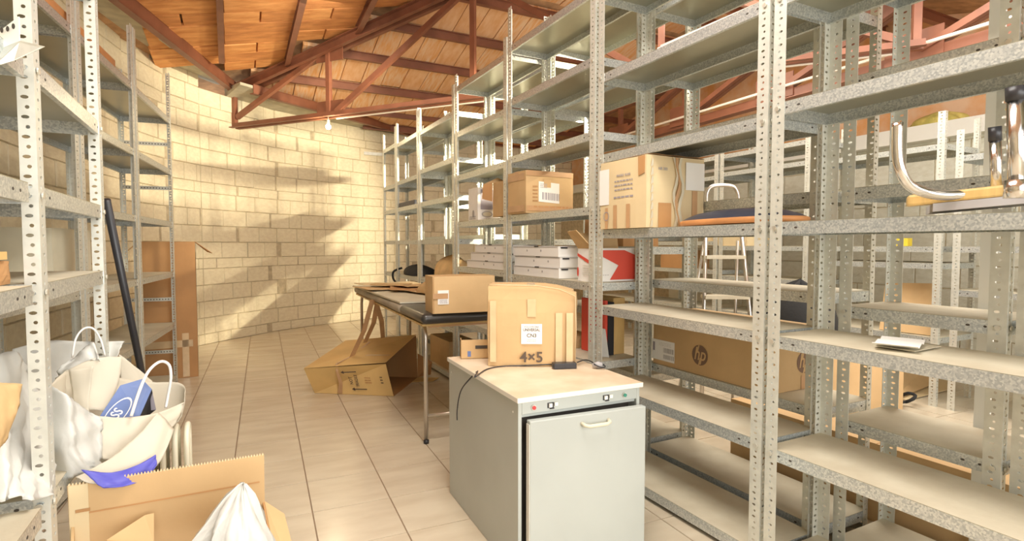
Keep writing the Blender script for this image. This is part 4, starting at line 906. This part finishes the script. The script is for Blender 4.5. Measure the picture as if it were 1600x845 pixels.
# row far: tray, black cloth bag, kraft heap
tg = MB(); z_ = ZR(1.515); tg.box(1.66, 1.90, 5.35, 5.9, z_, z_ + .004); tg.box(1.66, 1.664, 5.35, 5.9, z_, z_ + .045); tg.box(1.66, 1.90, 5.35, 5.354, z_, z_ + .045); tg.box(1.896, 1.90, 5.35, 5.9, z_, z_ + .045); tg.box(1.66, 1.9, 5.896, 5.9, z_, z_ + .045)
tag(tg.build('blue_tray', M['navy']), 'dark blue tray on an upper shelf near the far wall', 'tray')
def lump(nm, mt, c, rx, ry, h, seed, label, cat, parent=None, n=14, peak=1.0):
    rd = random.Random(seed); ph = [rd.uniform(0, 6.28) for _ in range(6)]; rows = []
    for i in range(9):
        f = i / 8; rr = math.cos(f * math.pi / 2) ** .6 if i < 8 else 0; row = []
        for k in range(n + 1):
            a = 2 * math.pi * k / n; w_ = 1 + .13 * math.sin(2 * a + ph[0]) + .10 * math.sin(3 * a + ph[1] + f * 2) + .06 * math.sin(7 * a + ph[2]) + .05 * math.sin(5 * a + ph[3] + 4 * f)
            row.append((c[0] + rx * rr * w_ * math.cos(a), c[1] + ry * rr * w_ * math.sin(a), c[2] + h * (f ** peak) * (1 + .06 * math.sin(4 * a + ph[4]))))
        rows.append(row)
    o = MB().grid(rows).build(nm, M[mt], parent, smooth=True)
    if label: tag(o, label, cat)
    return o
lump('black_cloth_bag', 'cloth', (1.79, 5.62, ZR(.795)), .13, .42, .11, 3, 'crumpled black cloth bag on a middle shelf near the far end', 'bag')
tag(MB().tube(smoothp([(1.70, 5.95, .90), (1.62, 6.0, .86), (1.61, 5.98, .78), (1.64, 5.9, .72)]), .012, 6).build('black_strap', M['cloth'], smooth=True), 'black strap hanging down from the cloth bag', 'strap')
lump('kraft_paper_heap', 'kraft', (1.78, 4.6, ZR(.795)), .12, .36, .22, 5, 'crumpled kraft paper heap behind the labelled table carton', 'paper', peak=.9)
lump('kraft_paper_heap', 'kraft', (1.35, 3.85, .80), .10, .30, .10, 9, 'small crumpled kraft paper pile on the massage table', 'paper')
carton('low_carton', 'brown carton on the far low shelf seen below the table', (1.67, 5.3, ZR(.42)), .25, .5, .18, 0, 'card3', seed=51)
lump('blue_plastic_bag', 'bluebag', (1.80, 4.72, ZR(.42)), .13, .32, .20, 7, 'crumpled blue plastic bag on the low shelf behind the table leg', 'bag')
carton('kraft_carton', 'small kraft carton on the low shelf below the massage table pad', (1.69, 3.85, ZR(.50)), .22, .28, .17, R(3), 'cardy', seed=52) 
lump('dark_sack', 'dvinyl', (1.80, 3.62, ZR(.02)), .13, .25, .36, 8, 'olive grey sack on the lowest shelf beside the cabinet', 'bag')
carton('bottom_carton', 'brown carton on the lowest shelf below the table, leftmost', (1.68, 4.45, ZR(.02)), .24, .5, .25, 0, 'card', seed=53)
carton('bottom_back_carton', 'long brown carton on the floor-level back shelf behind empty shelves', (2.35, .55, 0.001), .25, 1.5, .33, R(-1), 'card', seed=54)
# beyond the back row
sl = thing('step_ladder', 'aluminium step ladder standing in the aisle behind the back row', 'ladder', (3.0, 2.7, 0))
lt = lambda f, s_: Vector((2.95 - .03 * (1 - f) * 0 + s_ * (.11 + .06 * (1 - f)), 2.80 + (1 - f) * -.10 + .18 * 0, 1.50 * f))
def lad(a, b, r_=.013, nm='rail', mt='steelt'): return MB().tube([a, b], r_, 8).build(nm, M[mt], sl, smooth=True)
LR_ = Vector((.866, -.5, 0)); LF = Vector((-.5, -.866, 0)); LC = Vector((2.93, 2.62, 0))
def lp(u, f, z): return LC + LR_ * u + LF * f + ZV * z
for s_ in (-1, 1):
    lad(lp(s_ * .19, .22, 0), lp(s_ * .105, -.02, 1.42)); lad(lp(s_ * .20, -.34, 0), lp(s_ * .11, -.04, 1.18), .010)
MB().tube(smoothp([lp(-.105, -.02, 1.42), lp(-.10, -.03, 1.50), lp(-.06, -.03, 1.545), lp(.06, -.03, 1.545), lp(.10, -.03, 1.50), lp(.105, -.02, 1.42)]), .013, 8).build('hoop', M['steelt'], sl, smooth=True)
for k, z_ in enumerate((.28, .54, .80, 1.06)):
    hw = .19 - .085 * z_ / 1.42; f_ = .22 - .24 * z_ / 1.42; a = lp(-hw, f_ + .03, z_); b = lp(hw, f_ + .03, z_); c = lp(hw, f_ - .08, z_); d = lp(-hw, f_ - .08, z_)
    MB().hexa([a, b, c, d] + [p + ZV * .022 for p in (a, b, c, d)]).build('step', M['dust'], sl)
lump('black_sack', 'cloth', (3.35, 2.35, .55), .25, .3, .36, 4, 'black sack behind the step ladder on a low carton', 'bag')
carton('aisle_carton', 'large brown carton standing in the aisle behind the printer carton', (3.05, 2.05, 0), .6, .6, .548, R(-20), 'card', seed=61)
carton('aisle_carton', 'leaning brown carton with slanted top near the step ladder', (2.55, 2.2, 0), .45, .4, .62, R(15), 'card2', seed=62) if False else None
# cardboard sheets leaning and lying in the aisle
def sheet(nm, pts, label, mt='card', th=.006): return tag(MB().quad(pts).build(nm, M[mt], solid=th), label, 'cardboard')
sheet('cardboard_sheet', [Vector((4.48, 2.47, 0.498)), Vector((4.50, 2.12, 0.498)), Vector((4.60, 2.15, .87)), Vector((4.60, 2.50, .855))], 'upright tan cardboard panel standing on the far right wall shelving')
m = MB(); a = aZ(1395, 632, .02); b = aZ(1490, 607, .02); 
sheet('cardboard_sheet', [aZ(1405, 628, .01), aZ(1492, 606, .01), aZ(1478, 590, .01), aZ(1385, 598, .01)], 'flat pale cardboard sheet lying on the aisle floor', 'card3')
sheet('cardboard_sheet', [aZ(1392, 626, .03), aZ(1463, 598, .03), aY(1455, 566, 2.55), aY(1376, 552, 2.35)], 'tan cardboard sheet edged with a black strap leaning in the aisle', 'card')
sheet('cardboard_sheet', [aY(1318, 612, 2.3), aY(1362, 600, 2.35), aY(1345, 568, 2.4), aY(1310, 572, 2.35)], 'square tan cardboard piece standing left of the strapped sheet', 'card')
tag(MB().tube(smoothp([aY(1383, 556, 2.2), aY(1392, 590, 2.14), aY(1402, 622, 2.1), aZ(1412, 628, .03), aZ(1425, 624, .06), aZ(1430, 618, .07), aZ(1420, 614, .08), aZ(1408, 618, .04)]), .012, 6).build('black_strap', M['cloth'], smooth=True), 'black strap curling at the foot of the leaning cardboard sheet', 'strap')
tag(MB().box(4.5, 4.62, 1.15, 1.25, ZR(1.10), ZR(1.10) + .10).build('dark_box', M['card2']), 'small dark brown box on the far right wall shelf', 'box')
tag(MB().box(4.6, 4.66, 2.35, 2.43, ZR(1.10), ZR(1.10) + .06).build('yellow_box', M['yellow']), 'tiny yellow box on the far shelf behind empty shelves', 'box')
for k, (y, w_, mt) in enumerate(((3.2, .35, 'paper'), (3.7, .5, 'card3'), (4.5, .4, 'card2'))):
    carton('wall_shelf_carton', ['white carton on the far wall shelving behind the step ladder', 'pale carton on the far wall shelving left of the step ladder', 'brown carton farthest along the wall shelving'][k], (4.47, y, ZR([.45, 1.10, .85][k])), .35, w_, [.22, .25, .2][k], 0, mt, group='cartons on the far wall shelving', seed=70 + k)
tag(lump('mineral_wool', 'wool', (5.79, 1.6, 2.242), .13, .75, .17, 12, None, None, n=30), 'yellow mineral wool lying along the top of the right wall', 'insulation', kind=None)
lump('mineral_wool_tuft', 'wool', (5.79, 2.75, 2.242), .12, .26, .12, 13, 'yellow mineral wool tuft at the left end of the wall top', 'insulation', n=24)
# rolled plastic sheets on the upper shelf
for k in range(4):
    tag(MB().hexa([(1.67 + .01 * k, 1.32, ZR(1.948) + .006 * k), (1.93, 1.34, ZR(1.948) + .006 * k), (1.93, 1.95 - .03 * k, ZR(1.948) + .006 * k), (1.68, 1.92 - .02 * k, ZR(1.948) + .006 * k), (1.67 + .01 * k, 1.32, ZR(1.948) + .006 * k + .005), (1.93, 1.34, ZR(1.948) + .006 * k + .005), (1.93, 1.95 - .03 * k, ZR(1.948) + .006 * k + .005), (1.68, 1.92 - .02 * k, ZR(1.948) + .006 * k + .005)]).build('plastic_sheet', M['bag' if k % 2 else 'paper']),
        ['undermost pale plastic sheet on the upper shelf above the big carton', 'second pale sheet in the pile on the upper shelf', 'third pale sheet in the pile on the upper shelf', 'topmost pale sheet in the pile on the upper shelf'][k], 'sheet', 'pale sheets on the upper shelf')

# ---------------------------------------------------------------- left foreground
# open carton
oc_ = thing('open_foreground_carton', 'large open carton in the foreground with a serrated back panel edge', 'box', (-.15, 1.5, 0))
pL, pR = Vector((-.368, 1.700, .552)), Vector((.078, 1.690, .556))
qL, qR = Vector((-.36, 1.70, 0)), Vector((.075, 1.69, 0)); fL, fR = Vector((-.30, 1.33, 0)), Vector((.10, 1.33, 0))
def thick(name, pts, mt, th=.006): return flap(oc_, pts, mt, name, th)
thick('back_panel', [qL, qR, pR, pL], 'card')
thick('side_panel', [fR, qR, qR + ZV * .42, fR + ZV * .30], 'card2'); thick('side_panel', [fL, qL, qL + ZV * .45, fL + ZV * .28], 'card'); thick('front_panel', [fL, fR, fR + ZV * .26, fL + ZV * .26], 'card'); thick('bottom_panel', [fL, fR, qR, qL], 'card2')
thick('flap', [qR + ZV * .42, fR + ZV * .30, fR + Vector((.06, .0, .24)), qR + Vector((.05, -.02, .38))], 'card')
thick('inner_flap', [aY(170, 850, 1.55), aY(240, 850, 1.6), aY(240, 803, 1.66), aY(226, 806, 1.66), aY(166, 845, 1.6)], 'card')
patch('fold_line', 'card2', oc_, (pL + pR) / 2 - ZV * .075 - YV * .0035, (pR - pL), ZV, .42, .004, .001); patch('pale_corner', 'card3', oc_, pL + Vector((.022, -.004, -.12)), (pR - pL), ZV, .04, .24, .001)
patch('staple', 'card2', oc_, pL + Vector((.03, -.005, -.066)), (pR - pL), ZV, .03, .008, .002)
m = MB(); n_ = 62
for k in range(n_):
    p = pL + (pR - pL) * ((k + .5) / n_); m.hexa([p + Vector((-.0022, -.003, 0)), p + Vector((.0022, -.003, 0)), p + Vector((.0022, .003, 0)), p + Vector((-.0022, .003, 0)), p + Vector((-.001, -.002, .005)), p + Vector((.001, -.002, .005)), p + Vector((.001, .002, .005)), p + Vector((-.001, .002, .005))])
m.build('serration', M['card3'], oc_, kind='stuff')
# white plastic bag in front of it
wb_ = thing('white_carrier_bag', 'crumpled white plastic carrier bag inside the open foreground carton', 'bag', (.0, 1.45, .3))
ap = aY(379, 755, 1.52); base = [aY(x, y, Y_) for x, y, Y_ in ((296, 870, 1.42), (330, 862, 1.36), (370, 868, 1.33), (402, 868, 1.38), (424, 850, 1.46), (416, 838, 1.54), (370, 838, 1.60), (320, 845, 1.56))]
rd = random.Random(2); rows = []; K = 32
for i in range(8):
    f = i / 7; row = []
    for k in range(K + 1):
        t_ = k / K * 8; i0 = int(t_) % 8; i1 = (i0 + 1) % 8; fr_ = t_ - int(t_); b = base[i0] * (1 - fr_) + base[i1] * fr_; sp = (1 - f) ** .72 + .09 * (1 if i < 7 else .75); p = ap + (b - ap) * sp; p.z = ap.z + (b.z - ap.z) * (1 - f) + (.004 * math.sin(k * 2.1 + i) if i == 7 else 0)
        dr_ = Vector((b.x - ap.x, b.y - ap.y, 0)); p += dr_ * (.13 * math.sin(k * 1.9 + i * .5) + .09 * math.sin(k * .8 + 1 + i) + .05 * math.sin(k * 3.3)) * (1.1 - f * .6); row.append(p)
    rows.append(row)
MB().grid(rows).build('bag', M['bag'], wb_, smooth=True); 
tp2 = rows[-1]; MB().quad(tp2[:-1]).build('twisted_top', M['bag'], wb_)
# paper carrier bag with blue band
pb_ = thing('paper_carrier_bag', 'slumped cream paper carrier bag with a blue band and cord handle', 'bag', (-.30, 2.0, .2))
def V(x, y, Y_): return aY(x, y, Y_)
SG = [0]
def sheetg(nm, rows, mt, parent, solid=.0012, amp=None):
    SG[0] += 1; return MB().rgrid(rows, 6, amp if amp is not None else (.007 if mt == 'bag' else .003), SG[0]).build(nm, M[mt], parent, smooth=True, solid=solid)
sheetg('front_side', [[V(78, 603, 1.75), V(72, 660, 1.75), V(75, 700, 1.74), V(90, 752, 1.74)], [V(104, 615, 1.72), V(105, 660, 1.71), V(105, 700, 1.70), V(118, 745, 1.72)], [V(130, 637, 1.78), V(128, 670, 1.74), V(130, 715, 1.73), V(150, 738, 1.74)], [V(158, 652, 1.82), V(160, 675, 1.80), V(160, 720, 1.78), V(175, 735, 1.78)]], 'bag', pb_)
sheetg('grey_side', [[V(155, 650, 1.82), V(158, 690, 1.80), V(160, 718, 1.79)], [V(195, 652, 1.85), V(195, 690, 1.82), V(185, 715, 1.80)], [V(245, 645, 1.90), V(240, 672, 1.87), V(230, 690, 1.84)], [V(288, 628, 1.98), V(282, 650, 1.95), V(270, 668, 1.92)]], 'pbag', pb_)
sheetg('folded_skirt', [[V(118, 745, 1.70), V(140, 755, 1.69), V(160, 757, 1.69)], [V(165, 720, 1.74), V(180, 742, 1.72), V(195, 748, 1.72)], [V(215, 680, 1.80), V(232, 705, 1.77), V(245, 728, 1.76)], [V(248, 643, 1.86), V(262, 658, 1.86), V(272, 672, 1.86)]], 'pbag', pb_)
sheetg('blue_band', [[V(127, 733, 1.670), V(150, 754, 1.663), V(160, 762, 1.663)], [V(175, 738, 1.690), V(185, 753, 1.68), V(192, 760, 1.675)], [V(215, 726, 1.725), V(222, 740, 1.718), V(226, 748, 1.712)], [V(243, 710, 1.745), V(245, 720, 1.74), V(246, 726, 1.735)]], 'blue', pb_, solid=.001)
sheetg('back_side', [[V(78, 603, 1.78), V(90, 640, 1.82), V(110, 690, 1.85)], [V(120, 572, 2.05), V(125, 640, 2.02), V(140, 690, 2.0)], [V(185, 590, 2.12), V(190, 640, 2.08), V(200, 690, 2.0)], [V(235, 596, 2.15), V(240, 640, 2.1), V(240, 690, 2.0)], [V(285, 600, 2.1), V(283, 640, 2.05), V(268, 668, 1.95)], [V(288, 628, 1.99), V(283, 650, 1.96), V(270, 668, 1.93)]], 'pbag', pb_)
sheetg('inner_fold', [[V(86, 590, 1.95), V(90, 620, 1.92), V(95, 650, 1.9)], [V(140, 562, 1.98), V(143, 600, 1.95), V(145, 640, 1.9)], [V(190, 556, 2.0), V(185, 600, 1.97), V(165, 645, 1.9)]], 'pbag', pb_)
sheetg('inner_fold', [[V(107, 578, 1.90), V(112, 610, 1.90), V(116, 650, 1.88)], [V(146, 572, 1.90), V(140, 615, 1.89), V(138, 650, 1.87)]], 'pbag', pb_)
MB().tube(smoothp([V(205, 650, 1.84), V(218, 610, 1.86), V(232, 580, 1.9), V(250, 565, 1.92), V(264, 570, 1.94), V(267, 590, 1.95), V(263, 615, 1.96), V(259, 637, 1.96)]), .0042, 8).build('handle', M['paper'], pb_, smooth=True)
bb_ = thing('blue_card_box', 'slate blue card box with an oval emblem sticking out of the paper bag', 'box', tuple(V(200, 630, 1.9)))
B4 = [V(152, 656, 1.86), V(216, 656, 1.90), V(237, 608, 1.93), V(222, 592, 1.94), V(188, 602, 1.92)]; bn_ = (B4[1] - B4[0]).cross(B4[4] - B4[0]).normalized()
if bn_.y > 0: bn_ = -bn_
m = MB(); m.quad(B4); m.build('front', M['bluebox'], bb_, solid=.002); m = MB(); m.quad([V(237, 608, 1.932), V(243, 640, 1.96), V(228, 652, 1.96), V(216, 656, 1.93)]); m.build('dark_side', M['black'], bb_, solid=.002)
m = MB(); m.quad([V(237, 607, 1.935), V(244, 640, 1.94), V(236, 641, 1.945), V(234, 612, 1.94)]); m.build('side', M['purple'], bb_)
cc = V(182, 646, 1.875) + bn_ * .004; r1 = (V(197, 626, 1.89) - V(168, 660, 1.87)).normalized(); r2 = r1.cross(bn_).normalized(); m = MB()
for k in range(24):
    a, b = 2 * math.pi * k / 24, 2 * math.pi * (k + 1) / 24
    m.quad([cc + r1 * (s_ * .050 * math.cos(q)) + r2 * (s_ * .022 * math.sin(q)) for s_, q in ((1, a), (.9, a), (.9, b), (1, b))])
m.build('emblem_ring', M['paper'], bb_); text('lettering', 'SS', bb_, cc, .034, r1 if r1.x > 0 else -r1, (r2 if r2.z > 0 else -r2), 'paper', .0005, sx=.8)
# white bag lying on the left shelf and rear white bag
wr = thing('rear_paper_bag', 'white paper bag with a thin looped handle behind the left upright', 'bag', tuple(V(150, 600, 2.3)))
sheetg('bag', [[V(20, 545, 2.15), V(12, 600, 2.15), V(0, 650, 2.1)], [V(75, 532, 2.2), V(75, 590, 2.18), V(70, 650, 2.1)], [V(120, 533, 2.25), V(122, 590, 2.22), V(120, 650, 2.1)], [V(160, 533, 2.3), V(160, 590, 2.25), V(160, 650, 2.1)], [V(195, 533, 2.3), V(183, 556, 2.27), V(180, 600, 2.2)]], 'bag', wr)
sheetg('bag_corner', [[V(186, 553, 2.16), V(190, 600, 2.14)], [V(215, 575, 2.17), V(222, 610, 2.16)], [V(238, 595, 2.18), V(240, 615, 2.17)]], 'pbag', wr)
MB().tube(smoothp([V(113, 558, 2.05), V(118, 530, 2.07), V(130, 514, 2.08), V(145, 513, 2.09), V(157, 530, 2.1), V(164, 556, 2.1)]), .003, 7).build('handle', M['paper'], wr, smooth=True)
sheetg('crumple', [[V(88, 580, 1.99), V(95, 592, 1.97)], [V(120, 552, 2.02), V(130, 566, 1.98)], [V(145, 535, 2.02), V(152, 562, 1.98)], [V(152, 552, 2.02), V(156, 564, 1.98)]], 'bag', wr)
ls = thing('white_shelf_bag', 'crumpled white plastic bag on the lowest left shelf, nearest the camera', 'bag', tuple(V(30, 740, 1.5)))
rd = random.Random(9)
P_ = [[V(-20, 560, 1.62), V(-15, 640, 1.6), V(-15, 700, 1.55), V(-20, 776, 1.5)], [V(20, 548, 1.66), V(22, 640, 1.62), V(10, 700, 1.56), V(5, 780, 1.48)], [V(40, 560, 1.7), V(38, 640, 1.66), V(30, 710, 1.58), V(28, 778, 1.48)], [V(62, 600, 1.75), V(62, 660, 1.7), V(60, 715, 1.62), V(58, 778, 1.50)], [V(84, 660, 1.8), V(85, 690, 1.75), V(86, 725, 1.66), V(84, 772, 1.56)]]
sheetg('bag', [[p + Vector((rd.uniform(-.008, .008), rd.uniform(-.02, .02), 0)) for p in r_] for r_ in P_], 'bag', ls)
kb = thing('kraft_bag', 'brown kraft bag poking out over the white shelf bag at the left edge', 'bag', tuple(V(15, 640, 1.45)))
sheetg('bag', [[V(-20, 598, 1.50), V(-20, 650, 1.46), V(-20, 720, 1.46)], [V(10, 598, 1.52), V(8, 650, 1.48), V(0, 700, 1.47)], [V(36, 600, 1.55), V(28, 640, 1.52), V(8, 690, 1.50)]], 'kraft', kb)
# oil radiator
ra = thing('oil_radiator', 'cream oil-filled radiator with rounded fins behind the paper bag', 'radiator', (-.2, 2.1, 0), R(0))
for k in range(7):
    x = -.325 + k * .032; y0, y1 = 1.98 + k * .010, 2.10 + k * .010; m = MB(); prof = []
    for q in range(9): a = math.pi * q / 8; prof.append(((y0 + y1) / 2 - (y1 - y0) / 2 * math.cos(a), .50 + .055 * math.sin(a)))
    prof = [(y0, .08)] + prof + [(y1, .08)]; b = len(m.v)
    m.tube([(x, p[0], p[1]) for p in prof], .0085, 8); m.hexa([(x - .002, y0, .08), (x + .002, y0, .08), (x + .002, y1, .08), (x - .002, y1, .08), (x - .002, y0, .52), (x + .002, y0, .52), (x + .002, y1, .52), (x - .002, y1, .52)]); m.build('fin', M['rad'], ra, smooth=True)
m = MB(); m.box(-.32, -.12, 2.06, 2.12, .07, .09)
for xx in (-.30, -.16): m.box(xx, xx + .02, 2.0, 2.22, .0, .07)
m.build('foot', M['rad'], ra)
# small cartons and a bracket on the nearest left shelves
z_ = ZR(1.023); 
for k, (y, x0, wd, dp, hh, lb_) in enumerate(((1.32, -.56, .10, .14, .052, 'small brown carton on the left shelf by the camera, left one'), (1.46, -.475, .055, .10, .05, 'small brown carton on the left shelf, beside the upright'))):
    carton('small_carton', lb_, (x0, y, z_), wd, dp, hh, R(2), 'card2', group='small cartons on the left shelf', seed=80 + k)
tag(MB().box(-.60, -.415, 1.30, 1.52, z_ + .0535, z_ + .070).build('flat_card_lid', M['cardy']), 'flat yellow-brown cardboard lid lying over the small cartons', 'cardboard')
br = thing('loose_bracket', 'loose perforated angle bracket fixed near the top left upright', 'bracket', tuple(V(30, 60, 1.35)))
q0, q1, q2, q3 = V(-12, 58, 1.40), V(30, 26, 1.38), V(31, 64, 1.38), V(-12, 82, 1.40); MB().quad([q0, q1, q2, q3]).build('web', M['white'], br, solid=.002)
MB().quad([q3, q2, V(70, 73, 1.50), V(22, 95, 1.36), V(-12, 105, 1.32)]).build('flange', M['post'], br, solid=.002)
m = MB(); nn = (q1 - q0).cross(q3 - q0).normalized(); nn = -nn if nn.y > 0 else nn
for (px, py) in ((5, 48), (14, 46), (23, 42)): m.disc(V(px, py, 1.385) + nn * .003, nn, .003, 8, 0, .0004, ry=.0055, upv=(0, 0, 1))
m.build('slot', M['hole'], br)
# brown boards standing on the top of the left shelving
xa, ya = LP(-3.0); xb_, yb_ = LP(-.05); dN = Vector((-uy, ux, 0))
for k, (t0, t1, off, hh, mt, lb_) in enumerate(((-3.0, -1.25, .048, .085, 'orange', 'long orange-brown board edge on the top left shelf, nearer one'), (-1.2, -.06, .050, .05, 'card', 'long tan board edge on the top left shelf, farther one'), (-1.6, -.4, .18, .11, 'card2', 'dark brown panel tilted behind the farther board on the top left shelf'))):
    a = Vector((*LP(t0), ZR(2.146))) + dN * off; b = Vector((*LP(t1), ZR(2.146))) + dN * off
    tag(MB().hexa([a, b, b + dN * .012, a + dN * .012] + [p + ZV * hh for p in (a, b, b + dN * .012, a + dN * .012)]).build('long_board', M[mt]), lb_, 'board', 'boards on the top left shelf')
carton('left_shelf_carton', 'pale grey carton on the middle left shelving behind the uprights', (-.95, 3.3, ZR(.888)), .22, .5, .30, R(-6.5), 'cream', seed=90)
